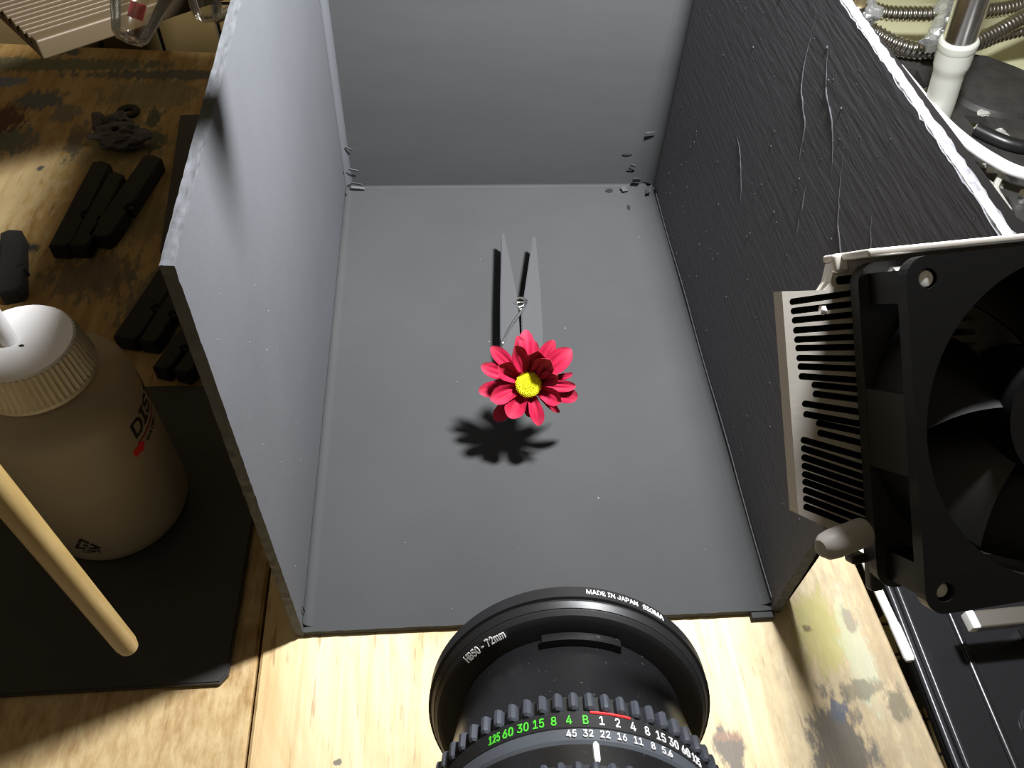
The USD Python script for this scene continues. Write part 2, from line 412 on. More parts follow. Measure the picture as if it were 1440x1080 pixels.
# bottle plastic: milky, lets some light and sight through
M_ldpe = usdkit.material(stage, L + "milky_ldpe", {
    "p": ("principled_bsdf", {"base_color": (0.80, 0.74, 0.64), "roughness": 0.32}),
    "tl": ("translucent_bsdf", {"color": (0.85, 0.78, 0.66)}),
    "tr": ("transparent_bsdf", {"color": (0.80, 0.76, 0.68)}),
    "a": ("mix_closure", {"fac": 0.45}), "x": ("mix_closure", {"fac": 0.55})},
    [("p.BSDF", "a.closure1"), ("tl.BSDF", "a.closure2"), ("a.closure", "x.closure1"), ("tr.BSDF", "x.closure2")], surface="x.closure")
M_water = usdkit.material(stage, L + "water", {
    "p": ("principled_bsdf", {"base_color": (0.12, 0.115, 0.10), "roughness": 0.15}),
    "tr": ("transparent_bsdf", {"color": (0.82, 0.82, 0.80)}), "x": ("mix_closure", {"fac": 0.6})},
    [("p.BSDF", "x.closure1"), ("tr.BSDF", "x.closure2")], surface="x.closure")
M_housing = mat("lamp_housing", (0.25, 0.25, 0.26), 0.5, 0.5)

# ------------------------------------------------------------------ the setting: tiled wall, floor, alcove
FLZ = -0.84
PT = 0.0474


def tile(lo, hi, r=0.0012):
    lo, hi = V(*lo), V(*hi)
    k = int(np.argmin(hi - lo))              # thin axis; bevel towards the room (- y or + z)
    a, b = lo.copy(), hi.copy()
    m = trimesh.creation.box(hi - lo)
    m.apply_translation((lo + hi) / 2)
    front = m.vertices[:, k] < (lo + hi)[k] / 2 if k == 1 else m.vertices[:, k] > (lo + hi)[k] / 2
    c = (lo + hi) / 2
    for ax in range(3):
        if ax != k:
            m.vertices[front, ax] += np.where(m.vertices[front, ax] > c[ax], -r, r)
    return m


WY = 0.649
wall = thing("wall_back", "tiled wall of small tan tiles with dark grout behind the work table", "wall", (-0.4, WY, 0), kind="structure")
obj("grout", bx((-1.0, WY + 0.004, FLZ), (0.20, WY + 0.05, 1.0)), M_grout, wall, smooth=False)
rest = []
for i in range(-16, 9):
    for j in range(-17, 20):
        x0, z0 = -0.2265 + i * PT, 0.026 + j * PT
        if x0 < -0.99 or x0 + PT > 0.20 or z0 + PT > 0.98:
            continue
        t = tile((x0 + 0.0014, WY, z0 + 0.0014), (x0 + PT - 0.0014, WY + 0.006, z0 + PT - 0.0014))
        if -5 <= i <= 3 and -2 <= j <= 0:
            obj("tile", t, M_tile, wall, smooth=False)
        else:
            rest.append(t)
tag(obj("tile_field", cat_(*rest), M_tile, wall, smooth=False), kind="stuff")
side = thing("wall_alcove", "plain pale wall of the alcove behind the cream basin", "wall", (0.8, 1.25, 0), kind="structure")
obj("plaster", cat_(bx((0.20, 1.25, FLZ), (1.5, 1.30, 1.0)), bx((0.20, WY + 0.05, FLZ), (0.24, 1.25, 1.0))), M_cream, side, smooth=False)
flo = thing("floor", "tan mosaic tile floor with dark grout seen through the gap beside the table", "floor", (0.3, 0.3, FLZ), kind="structure")
obj("grout", bx((-1.2, -1.0, FLZ - 0.05), (1.6, 1.3, FLZ - 0.004)), M_grout, flo, smooth=False)
rest = []
for i in range(-25, 33):
    for j in range(-21, 28):
        x0, y0 = i * PT, 0.426 % PT + j * PT
        t = tile((x0 + 0.0015, y0 + 0.0015, FLZ - 0.006), (x0 + PT - 0.0015, y0 + PT - 0.0015, FLZ))
        if 12 <= i <= 17 and 4 <= j <= 9:
            obj("tile", t, M_tile2, flo, smooth=False)
        else:
            rest.append(t)
tag(obj("tile_field", cat_(*rest), M_tile2, flo, smooth=False), kind="stuff")

# ------------------------------------------------------------------ work table
table = thing("work_table", "stained and worn light wooden work table under the grey box", "table", (-0.15, 0.3, FLZ))


def plank(poly, z0=-0.025, z1=0.0):
    return m3chamfer(Polygon(poly), z0, z1)


def m3chamfer(p, z0, z1, c=0.0012):
    pts = np.array(p.exterior.coords)[:-1]
    q = np.array(p.buffer(-c, join_style=2).exterior.coords)[:-1]
    h = np.vstack([np.c_[pts, np.full(len(pts), z0)], np.c_[pts, np.full(len(pts), z1 - c)], np.c_[q, np.full(len(q), z1)]])
    return fix(m3.Manifold.hull_points(h), 0)


XS = -0.0808
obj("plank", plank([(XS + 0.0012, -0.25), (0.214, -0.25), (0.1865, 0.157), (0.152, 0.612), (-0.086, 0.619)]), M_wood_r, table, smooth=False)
obj("plank", plank([(XS, -0.25), (-0.0872, 0.619), (-0.44, 0.6455), (-0.44, -0.25)]), M_wood_m, table, smooth=False)
obj("plank", plank([(-0.4412, -0.25), (-0.4412, 0.6445), (-0.62, 0.6465), (-0.62, -0.25)]), M_wood_l, table, smooth=False)
obj("apron", bx((-0.58, -0.21, -0.09), (0.14, -0.19, -0.026)), M_wood_r, table, smooth=False)
obj("apron", bx((-0.58, 0.57, -0.09), (0.11, 0.59, -0.026)), M_wood_r, table, smooth=False)
for x, y in ((-0.58, -0.21), (0.10, -0.21), (-0.58, 0.55), (0.07, 0.55)):
    obj("leg", bx((x, y, FLZ), (x + 0.045, y + 0.045, -0.025)), M_wood_r, table, smooth=False)

# ------------------------------------------------------------------ the grey box
XL, XR, YF, YB, HW, ZF = -0.0649, 0.1382, 0.1440, 0.4465, 0.2096, 0.0040
pbox = thing("photo_box", "open topped box painted matt dark grey inside, holding the peg and flower", "box", (0.036, 0.29, 0.0))


def panel(lo, hi, seed, amp, edge=0.006, thin=0, lean=None):
    m = fine(bx(lo, hi), edge)
    v = m.vertices
    for ax in range(3):
        if ax != thin:
            on = (np.abs(v[:, ax] - min(lo[ax], hi[ax])) < 1e-6) | (np.abs(v[:, ax] - max(lo[ax], hi[ax])) < 1e-6)
            n = meshkit.fbm(v * V(330, 330, 330) + seed * 13.7, 3, seed) - 0.5
            v[on, ax] += amp * 2 * n[on]
    v[:, 2] = np.maximum(v[:, 2], 0.0003)
    if lean:
        t = np.clip(v[:, 2] / HW, 0, 1)
        fr = np.clip((YB - v[:, 1]) / (YB - YF), 0, 1)
        v[:, 1] += lean[0] * t * fr ** 6
        v[:, 2] -= lean[1] * t * np.clip((fr - 0.55) / 0.45, 0, 1)
    return m


fp = obj("floor_panel", panel((XL - 0.001, YF - 0.0005, 0.0004), (XR, YB, ZF), 1, 0.0002, thin=2), M_paint, pbox, smooth=False)
obj("floor_lip", panel((0.1290, YF - 0.0034, 0.0004), (XR + 0.001, YF - 0.0008, ZF - 0.0006), 2, 0.0002, thin=2), M_paint, pbox, smooth=False)
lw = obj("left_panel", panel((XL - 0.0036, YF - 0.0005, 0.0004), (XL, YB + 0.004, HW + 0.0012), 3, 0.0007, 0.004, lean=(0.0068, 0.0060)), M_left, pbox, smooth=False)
bw = obj("back_panel", panel((XL, YB, 0.0004), (XR, YB + 0.004, HW), 4, 0.0005, thin=1), M_back, pbox, smooth=False)
rw = obj("right_panel", panel((XR, YF - 0.0005, 0.0004), (XR + 0.0044, YB + 0.004, HW + 0.001), 5, 0.0009, 0.004, lean=(0.005, 0.0)), M_rough, pbox, smooth=False)
edge = fine(bx((XR + 0.0004, YF + 0.0054, HW + 0.0004), (XR + 0.0034, YB + 0.003, HW + 0.0014)), 0.0016)
v = edge.vertices
n1 = meshkit.fbm(v * V(420, 420, 420) + 3, 3, 6) - 0.5
v[:, 2] += np.where(v[:, 2] > HW + 0.001, 0.0012 * n1, 0)
v[:, 0] += np.where(v[:, 0] > XR + 0.002, 0.0014, 0.0005) * (meshkit.fbm(v * V(200, 200, 200) + 9, 3, 7) - 0.5)
obj("torn_white_edge", edge, M_torn, pbox, smooth=False)
ob_ = Polygon([(XR + 0.0046, 0.150), (XR + 0.0112, 0.150), (XR + 0.0112, 0.158), (XR + 0.0102, 0.160), (XR + 0.0094, 0.2), (XR + 0.0072, 0.26), (XR + 0.0050, 0.315), (XR + 0.0046, 0.315)])
obb = fine(extr(ob_, 0.2082, None, 0.0004), 0.008)
obj("outer_board", obb, M_outer, pbox, smooth=False)
# cracks in the thick paint of the right panel: (y, z) paths
ridges = [[(0.272, 0.196), (0.262, 0.184), (0.247, 0.177), (0.236, 0.166)],
          [(0.236, 0.178), (0.222, 0.160), (0.205, 0.147), (0.192, 0.128), (0.178, 0.112)],
          [(0.290, 0.200), (0.283, 0.176), (0.268, 0.165), (0.262, 0.150)],
          [(0.205, 0.176), (0.190, 0.161), (0.176, 0.150), (0.160, 0.132)],
          [(0.330, 0.120), (0.318, 0.116), (0.300, 0.101)],
          [(0.252, 0.152), (0.247, 0.142), (0.243, 0.128)]]
for k, r in enumerate(ridges):
    pth = catmull([(XR + 0.0001, y, z) for y, z in r], 10)
    pth[:, 1] += 0.0015 * (meshkit.noise(pth * 260, k) - 0.5)
    pth[:, 2] += 0.0015 * (meshkit.noise(pth * 260 + 5, k) - 0.5)
    n = len(pth)
    obj("paint_ridge", tube(pth, 0.0001 + 0.00028 * np.sin(np.linspace(0, pi, n)) * (0.5 + meshkit.noise(pth * 500, k)), 6), M_rough, pbox)
rng = np.random.default_rng(5)
spk = []
for k in range(130):
    y, z = rng.uniform(YF + 0.01, YB - 0.02), rng.uniform(0.01, HW - 0.01)
    spk.append(lump((XR, y, z), V(0.00022, 0.0004, 0.0004) * rng.uniform(0.4, 1.7), k, 1))
tag(obj("paint_bumps", cat_(*spk), M_rough, pbox), kind="stuff")
# lifted seam along the foot of the right panel
pth = catmull([(XR - 0.0004, y, 0.0085 + 0.0006 * math.sin(y * 60)) for y in np.linspace(YF + 0.003, YB - 0.01, 12)], 6)
obj("seam", tube(pth, 0.00035, 6), M_flake, pbox)
# painted tape filling the inner corners
def fillet(o, u, w, d, length, r):
    """concave quarter-round strip: corner at o, legs along u and w, running along d"""
    arc = [(r - r * math.sin(t), r - r * math.cos(t)) for t in np.linspace(0, pi / 2, 9)]
    p = orient(Polygon([(0, 0)] + [(max(x, 0), max(y, 0)) for x, y in arc][::-1]))
    m = fine(extr(p, length), 0.012)
    m.apply_transform(frame(V(*o), V(*u), V(*w), V(*d)))
    if np.linalg.det(np.array([u, w, d], float)) < 0:
        m.invert()
    return m


e_ = 0.0001
obj("corner_tape", fillet((XL + e_, YF + 0.002, ZF + e_), (1, 0, 0), (0, 0, 1), (0, 1, 0), YB - YF - 0.004, 0.0042), M_paint, pbox, smooth=40)
obj("corner_tape", fillet((XR - e_, YF + 0.002, ZF + e_), (-1, 0, 0), (0, 0, 1), (0, 1, 0), YB - YF - 0.004, 0.0050), M_paint, pbox, smooth=40)
obj("corner_tape", fillet((XL + 0.004, YB - e_, ZF + e_), (0, -1, 0), (0, 0, 1), (1, 0, 0), XR - XL - 0.008, 0.0018), M_paint, pbox, smooth=40)
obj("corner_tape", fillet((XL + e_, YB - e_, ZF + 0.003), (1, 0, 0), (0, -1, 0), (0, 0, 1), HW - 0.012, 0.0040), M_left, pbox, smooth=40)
obj("corner_tape", fillet((XR - e_, YB - e_, ZF + 0.003), (-1, 0, 0), (0, -1, 0), (0, 0, 1), HW - 0.012, 0.0075), M_back, pbox, smooth=40)
# torn tape and flakes in the two back corners
for k, (c, d1, d2, s) in enumerate([
        ((0.1225, 0.4440, 0.0215), (1, 0, 0.15), (0, -0.5, 1), (0.004, 0.0035)), ((0.1265, 0.4430, 0.0105), (1, 0, 0.2), (0, -0.7, 1), (0.007, 0.010)),
        ((0.1185, 0.440, 0.0062), (1, 0.3, 0), (0, 1, 0.25), (0.006, 0.012)), ((0.1300, 0.4445, 0.0450), (1, 0, 0), (0, -0.1, 1), (0.008, 0.004)),
        ((-0.0585, 0.4440, 0.0200), (1, 0, -0.3), (0, -0.4, 1), (0.009, 0.0022)), ((-0.0575, 0.4435, 0.0100), (1, 0, -0.25), (0, -0.5, 1), (0.010, 0.0024)),
        ((-0.0570, 0.4425, 0.0068), (1, 0, -0.1), (0, 1, 0.5), (0.012, 0.004)), ((-0.0600, 0.4445, 0.0350), (1, 0, -0.2), (0, -0.2, 1), (0.006, 0.002)),
        ((0.1345, 0.4360, 0.0080), (0.3, 1, 0), (1, 0, 0.9), (0.010, 0.005))]):
    x = unit(d1)
    y = unit(np.array(d2) - (np.array(d2) @ x) * x)
    s = (s[0] * 0.75, s[1] * (0.35 if k in (2, 6) else 0.75))
    q = rbox((-s[0] / 2, -s[1] / 2, -0.0003), (s[0] / 2, s[1] / 2, 0.0003), 0.0003, 6)
    q.vertices[:, 2] += 0.0008 * np.sin(q.vertices[:, 0] * 900 + k)
    q.apply_transform(frame(V(*c), x, y, np.cross(x, y)))
    obj("paint_flake", q, M_flake, pbox)
for k, (c, s) in enumerate([((0.1085, 0.4405, ZF + 0.0004), (0.0040, 0.0030, 0.0005)), ((0.1220, 0.4460, 0.0165), (0.0042, 0.0007, 0.0012)),
                            ((0.1175, 0.4461, 0.0285), (0.0050, 0.0006, 0.0013)), ((0.1378, 0.4330, 0.0105), (0.0007, 0.0035, 0.0045)),
                            ((0.1188, 0.4230, ZF + 0.0002), (0.0016, 0.0042, 0.0003)), ((-0.0646, 0.4400, 0.0205), (0.0006, 0.0014, 0.0016)),
                            ((-0.0642, 0.4340, 0.0080), (0.0006, 0.0010, 0.0020)), ((-0.0640, 0.1500, 0.0120), (0.0005, 0.0006, 0.0050))]):
    obj("gap", lump(c, np.array(s) * 0.62, k, 2, 0.5), M_hole, pbox)

dust = []
for k in range(16):
    x, y = rng.uniform(XL + 0.006, XR - 0.006), rng.uniform(YF + 0.004, YB - 0.01)
    q = lump((x, y, ZF + 0.0001), V(0.0003, 0.0003, 0.00014) * rng.uniform(0.4, 1.3), k, 1)
    dust.append(q)
for k in range(34):
    y = YF + 0.008 + 0.05 * abs(rng.normal()) * 0.6
    dust.append(lump((XL + 0.0001, y, rng.uniform(0.03, 0.2)), V(0.0001, 0.00022, 0.00022) * rng.uniform(0.4, 1.2), k, 1))
tag(obj("dust", cat_(*dust), M_dust, pbox), kind="stuff")

# ------------------------------------------------------------------ main lamp (above the frame) and an added shadow caster
lamp = thing("overhead_lamp", "small round overhead lamp on an arm from the tiled wall", "lamp", (LAMP[0], LAMP[1], LAMP[2]))
obj("housing", lathe([(0, 0.002), (0.026, 0.002), (0.030, 0.004), (0.034, 0.0025), (0.037, 0.010), (0.037, 0.030), (0.020, 0.042), (0, 0.042)], 40, frame(LAMP, lx_, -ly_ * -1, -AIM)), M_housing, lamp)
obj("arm", tube(catmull([LAMP - AIM * 0.038, LAMP + V(0.02, 0.02, 0.085), LAMP + V(0, 0.22, 0.08), V(LAMP[0], WY + 0.002, LAMP[2] + 0.06)], 8), 0.006), M_housing, lamp)
obj("added_shadow_arm", tube(catmull([LAMP - AIM * 0.022 + lx_ * np.sign(-lx_[0]) * 0.034, LAMP + V(-0.085, -0.012, 0.075), (0.012, 0.2265, 0.455), (0.0045, 0.2255, 0.36), (0.0035, 0.2245, 0.272)], 8), np.r_[np.full(25, 0.0045), np.linspace(0.005, 0.0095, 6), np.linspace(0.0095, 0.006, 2)]), M_housing, lamp)  # unseen piece added to cast the dark streak on the left panel

# ------------------------------------------------------------------ clothes peg
peg = thing("clothes_peg", "grey painted wooden clothes peg lying on the box floor, holding the flower stem", "clothes peg", (0.040, 0.33, ZF))
PZ0, PZ1 = ZF + 0.0003, 0.0205


def roundslab(p, z0, z1, r):
    return m3solid(p, p.buffer(-r, join_style=2), z0, z1, r)


def m3solid(p, q, z0, z1, r):
    p, q = orient(p), orient(q)
    A = m3.CrossSection([np.array(p.exterior.coords)[:-1]])
    B = m3.CrossSection([np.array(q.exterior.coords)[:-1]])
    body = m3.Manifold.extrude(A, z1 - z0 - 2 * r).translate([0, 0, z0 + r])
    return fix(body + m3.Manifold.extrude(B, z1 - z0).translate([0, 0, z0]), 0)


left = [(0.0329, 0.3858), (0.0346, 0.3858), (0.0386, 0.3335), (0.0382, 0.3275), (0.0384, 0.3235), (0.0386, 0.318), (0.0380, 0.300), (0.0374, 0.276), (0.0290, 0.274), (0.0272, 0.300), (0.0289, 0.330)]
right = [(0.0517, 0.3828), (0.0535, 0.3828), (0.0524, 0.335), (0.0505, 0.3016), (0.0480, 0.274), (0.0380, 0.276), (0.0389, 0.300), (0.0400, 0.318), (0.0416, 0.3235), (0.0418, 0.3275), (0.0424, 0.3315)]
left, right = (np.array(q) * 0.983 for q in (left, right))
obj("jaw", roundslab(Polygon(left[::-1]), PZ0, PZ1, 0.0004), M_pin, peg)
obj("jaw", roundslab(Polygon(right[::-1]), PZ0, PZ1, 0.0004), M_pin, peg)
sp = []
cs = V(0.0400, 0.3262) * 0.983
for k in range(120):
    a = k / 24 * 2 * pi
    sp.append((cs[0] + 0.0036 * math.cos(a), cs[1] + 0.0036 * math.sin(a), PZ1 + 0.0004 - 0.0150 * k / 119))
obj("spring", cat_(tube(sp, 0.00085, 8),
                   tube(catmull([(cs[0] + 0.0033, cs[1], PZ1 + 0.0006), (cs[0] + 0.0018, cs[1] - 0.0045, PZ1 + 0.0008), (0.0334, 0.3033, PZ1 + 0.0008), (0.0287, 0.2924, PZ1 + 0.0008), (0.0275, 0.2895, PZ1 + 0.0002), (0.0273, 0.2892, PZ1 - 0.004)], 6), 0.00085, 8),
                   tube(catmull([(cs[0] - 0.0033, cs[1], PZ1 + 0.0004), (cs[0] - 0.001, cs[1] - 0.0036, PZ1 - 0.0002), (cs[0] + 0.0025, cs[1] - 0.002, PZ1 + 0.0004)], 6), 0.0006, 8)), M_steel, peg)

# ------------------------------------------------------------------ flower
FC = V(0.0358, 0.2400, 0.0475)
fn = unit(V(-0.06, -0.70, 0.72))                 # faces the lens and the camera
fx = unit(np.cross(V(0, 0, 1), -fn)) * -1
fx = unit(V(1, 0, 0) - (V(1, 0, 0) @ fn) * fn)
fy = np.cross(fn, fx)
flower = thing("red_daisy_flower", "crimson daisy chrysanthemum with a yellow centre, gripped by the grey peg", "flower", (FC[0], FC[1], ZF))
SC = 0.318e-3 / 6.75                              # metres per pixel of my close-up notes
# (tip dx, tip dy, width, lift in degrees, curl, twist, layer)
PET = [(-130, 385, 165, 42, 0.3, 0.35, 2), (-15, 515, 165, 10, -0.2, 0.0, 0), (-95, 470, 120, 8, 0.2, 0.3, 0), (70, 410, 140, 6, 0.0, -0.3, 0),
       (95, 362, 215, 46, 0.5, 0.1, 2), (225, 290, 205, 50, 0.6, 0.0, 2), (250, 415, 150, 12, 0.0, 0.1, 0), (405, 320, 215, 20, -0.1, 0.0, 1),
       (305, 105, 165, 44, 0.6, 0.3, 2), (480, 82, 75, -2, -0.7, 0.5, 0), (455, -32, 120, 10, -0.2, 0.2, 1), (330, -175, 165, 26, 0.5, 0.2, 2),
       (495, -160, 165, 2, -0.4, 0.0, 0), (305, -290, 80, 4, -0.3, 0.5, 1), (95, -400, 150, 14, -0.2, -0.5, 1), (20, -330, 120, -4, 0.0, 0.3, 0),
       (-190, -315, 205, 16, 0.1, 0.0, 2), (-335, -365, 165, -8, -0.1, 0.0, 0), (-375, -130, 185, 20, 0.25, -0.1, 2), (-480, -65, 160, 2, 0.0, 0.0, 0),
       (-300, 200, 190, 30, 0.4, 0.0, 2), (-450, 185, 150, 8, 0.0, 0.0, 0), (-350, 370, 150, 10, 0.1, 0.0, 0)]
rng = np.random.default_rng(11)


def petal(dx, dy, w, lift, curl, twist, layer, k):
    d = unit(fx * dx + fy * dy)
    lat = np.cross(fn, d)
    R = math.hypot(dx, dy) * SC
    W = w * SC
    lf = math.radians(lift)
    Lp = (R - 0.003) / max(math.cos(lf), 0.55)
    if layer == 2:
        Lp = min(Lp, 0.0225)
    nu, nv = 22, 12
    P, C = [], []
    for s in (1, -1):
        for i in range(nu + 1):
            t = 1 - (1 - i / nu) ** 1.35
            ww = W / 2 * min(1.0, 0.36 + 0.95 * t ** 0.8 if t < 0.55 else 2) * (1 - max(0, (t - 0.66) / 0.34) ** 2.1) ** 0.55 if t < 1 else W * 0.05
            ww = max(ww, W * 0.05)
            th = lf * (1 - 0.18 * t) + curl * 0.5 * t * t
            cen = FC + d * 0.0036 + fn * (-0.0042 + 0.0009 * layer) + Lp * t * (d * math.cos(th) + fn * math.sin(th))
            if curl < 0:
                cen = cen + fn * Lp * 0.10 * math.sin(pi * t)
            nrm = fn * math.cos(th) - d * math.sin(th)
            tw = twist * t
            la = lat * math.cos(tw) + nrm * math.sin(tw)
            nn = np.cross(d * math.cos(th) + fn * math.sin(th), la)
            nn = nn if nn @ nrm > 0 else -nn
            for j in range(nv + 1):
                v = j / nv * 2 - 1
                groove = 0.00028 * math.cos(v * 3 * pi) * math.sin(pi * min(1, t * 1.15))
                cup = (0.26 + 0.1 * layer) * W * v * v * (0.4 + 0.5 * (1 - t)) * min(1, ww / (W * 0.3))
                q = cen + la * (v * ww) + nn * (cup + groove + s * 0.00014 * (1 - 0.8 * abs(v)))
                P.append(q)
                ridge = 0.5 + 0.5 * math.cos(v * 3 * pi)
                nz = meshkit.noise(V(v * 9 + k * 3.1, t * 2.5 + k, 0.5))
                b = np.array((0.43, 0.013, 0.050)) * (0.72 + 0.30 * ridge + 0.5 * (nz - 0.5))
                tip = max(0, t - 0.72) / 0.28
                C.append(b * (1 - 0.2 * tip) + np.array((0.70, 0.12, 0.16)) * 0.2 * tip)
    n1 = (nu + 1) * (nv + 1)
    F = []
    for i in range(nu):
        for j in range(nv):
            a, b, c, e = i * (nv + 1) + j, i * (nv + 1) + j + 1, (i + 1) * (nv + 1) + j + 1, (i + 1) * (nv + 1) + j
            F += [(a, b, c), (a, c, e), (n1 + a, n1 + c, n1 + b), (n1 + a, n1 + e, n1 + c)]
    loop = [j for j in range(nv + 1)] + [(i + 1) * (nv + 1) + nv for i in range(nu)] + [nu * (nv + 1) + j for j in range(nv - 1, -1, -1)] + [i * (nv + 1) for i in range(nu - 1, 0, -1)]
    for a, b in zip(loop, loop[1:] + loop[:1]):
        F += [(a, n1 + b, b), (a, n1 + a, n1 + b)]
    return trimesh.Trimesh(np.array(P), np.array(F), process=False), np.array(C)


for k, pt in enumerate(PET):
    m, C = petal(*pt, k)
    p = obj("petal", m, M_petal, flower, smooth=True)
    UsdGeom.PrimvarsAPI(p).CreatePrimvar("displayColor", Sdf.ValueTypeNames.Color3fArray, "vertex").Set([Gf.Vec3f(*map(float, c)) for c in C])
MF = frame(FC + fn * 0.0012, fx, fy, fn)
RD = 0.0060
dome_prof = [(0, -0.003), (RD * 0.6, -0.003), (RD, 0.0)] + [(RD * math.cos(a), 0.0030 * math.sin(a) + 0.0002) for a in np.linspace(0.15, pi / 2 - 0.02, 8)] + [(0, 0.0032)]
dsk = obj("flower_disc", lathe(dome_prof, 36, MF), M_disc, flower)
fl = []
ball = trimesh.creation.icosphere(1, 1.0)
for k in range(230):
    rr = RD * 0.985 * math.sqrt((k + 0.5) / 230)
    a = k * 2.399963
    c = math.sqrt(max(0, 1 - (rr / RD) ** 2))
    q = ball.copy()
    s = 0.00040 if rr < RD * 0.62 else 0.00055
    q.vertices = q.vertices * V(s, s, s * 1.7) + V(rr * math.cos(a), rr * math.sin(a), 0.0030 * c + 0.0002)
    fl.append(q)
fl = cat_(*fl)
fl.apply_transform(MF)
tag(obj("florets", fl, M_disc2, dsk), kind="stuff")
obj("calyx", lathe([(0, -0.0085), (0.0022, -0.008), (0.0046, -0.0045), (0.0058, -0.0024), (0, -0.0022)], 24, MF), M_stem, flower)
obj("stem", tube(catmull([FC - fn * 0.0075, FC - fn * 0.018, V(0.0363, 0.2610, 0.0220), V(0.0370, 0.2700, 0.0135), V(0.0372, 0.2800, 0.0125)], 8), np.r_[np.linspace(0.0013, 0.0011, 24), np.linspace(0.0010, 0.0002, 9)], 10), M_stem, flower)


# ------------------------------------------------------------------ macro lens
LC, LP, LYW = V(0.0307, 0.0762, 0.1055), math.radians(-28), math.radians(5.9)
la_ = V(math.sin(LYW) * math.cos(LP), math.cos(LYW) * math.cos(LP), math.sin(LP))     # towards the flower
le1 = unit(np.cross(la_, V(0, 0, 1)))
le2 = np.cross(le1, la_)
ML = frame(LC, le1, -le2, -la_)                       # local z runs backwards, towards the camera body
lens = thing("macro_lens", "black macro lens with green and white engraved numbers, aimed at the flower from the front", "camera lens", (LC[0], LC[1] - 0.05, 0.0))


def lring(prof, n=96):
    return lathe(prof, n, ML)


def bent(text, h, r, t, ang, depth=0.00025, up="fwd", slant=0.0, bold=False, sx=1.0):
    """lettering laid round the barrel at angle ang (degrees, 90 = top), letters' tops towards the front"""
    m = meshkit.text_mesh(text, h, depth, bold)
    m = fine(m, h * 0.35)
    v = m.vertices.copy()
    w = v[:, 0].max() * sx
    a = math.radians(ang) - (v[:, 0] * sx - w / 2) / r
    if up == "fwd":                                   # on a cylinder
        tt, rr = t - v[:, 1] + h / 2, r + v[:, 2] - 0.00008
    else:                                             # on a face looking backwards, tops outwards
        rr, tt = r + v[:, 1] - h / 2, t + v[:, 2] - 0.00008 + slant * (h / 2 - v[:, 1])
    m.vertices = LC - np.outer(tt, la_) + rr[:, None] * (np.outer(np.cos(a), le1) + np.outer(np.sin(a), le2))
    if up != "fwd":
        pass
    return m


ring_ = obj("adapter_ring", lring([(0.0345, -0.0005), (0.0385, -0.0005), (0.0390, 0.0), (0.0390, 0.0042), (0.0382, 0.0044), (0.0382, 0.0050), (0.0379, 0.0055), (0.0374, 0.0068), (0.03715, 0.0069), (0.0371, 0.0073), (0.0362, 0.0083), (0.0345, 0.0090), (0.0300, 0.0094), (0.0300, 0.004), (0.0345, 0.0035), (0.0345, -0.0005)]), M_black, lens, smooth=20)
obj("lettering", bent("MADE IN JAPAN", 0.0018, 0.0390, 0.0021, 77.3, bold=True, sx=0.74), M_white, ring_, smooth=False)
obj("lettering", bent("SIGMA", 0.0020, 0.0390, 0.0021, 59.5, bold=True, sx=0.74), M_white, ring_, smooth=False)
obj("lettering", bent("HB50 - 72mm", 0.0019, 0.0355, 0.0090, 134, sx=0.76, up="out", slant=0.3, bold=True), M_white, ring_, smooth=False)
obj("front_barrel", lring([(0.0, 0.0088), (0.0301, 0.0088), (0.0303, 0.0108), (0.0305, 0.0125), (0.0305, 0.014), (0.0318, 0.024), (0.0333, 0.033), (0.0338, 0.0348), (0.0, 0.0348)]), M_blackg, lens, smooth=25)
a0, a1 = math.radians(70), math.radians(109)
nseg = 28
tv, tf = [], []
for i, a in enumerate(np.linspace(a0, a1, nseg)):
    rr = 0.0326 if 0 < i < nseg - 1 else 0.0308
    for (r, t) in ((0.0300, 0.0105), (rr, 0.0105), (rr, 0.0132), (0.0300, 0.0132)):
        tv.append(LC - la_ * t + r * (le1 * math.cos(a) + le2 * math.sin(a)))
for i in range(nseg - 1):
    for j in range(4):
        a, b = i * 4 + j, i * 4 + (j + 1) % 4
        tf += [(a, b, b + 4), (a, b + 4, a + 4)]
tf += [(0, 2, 1), (0, 3, 2), (nseg * 4 - 4, nseg * 4 - 3, nseg * 4 - 2), (nseg * 4 - 4, nseg * 4 - 2, nseg * 4 - 1)]
obj("bayonet_tab", trimesh.Trimesh(tv, tf, process=False), M_blackg, lens, smooth=20)


def knurl(t0, t1, r0, r1, n):
    """scalloped grip: raised rounded ribs around a ring"""
    core = lring([(0, t0), (r0, t0), (r0, t1), (0, t1)], 120)
    ribs = []
    tm, hh = (t0 + t1) / 2, (t1 - t0) / 2
    rib = lathe([(0, -hh), (0.62, -hh), (0.95, -hh * 0.8), (1, -hh * 0.5), (1, hh * 0.5), (0.95, hh * 0.8), (0.62, hh), (0, hh)], 10)
    wr = pi * r0 / n * 0.74
    for k in range(n):
        a = (k + 0.5) / n * 2 * pi
        er, ea = le1 * math.cos(a) + le2 * math.sin(a), -le1 * math.sin(a) + le2 * math.cos(a)
        q = rib.copy()
        v = q.vertices
        q.vertices = LC - la_ * tm + np.outer(v[:, 0] * wr, ea) + np.outer(r0 + v[:, 1] * (r1 - r0), er) - np.outer(v[:, 2], la_)
        if np.linalg.det(np.array([ea, er, -la_])) < 0:
            q.invert()
        ribs.append(q)
    return core, ribs


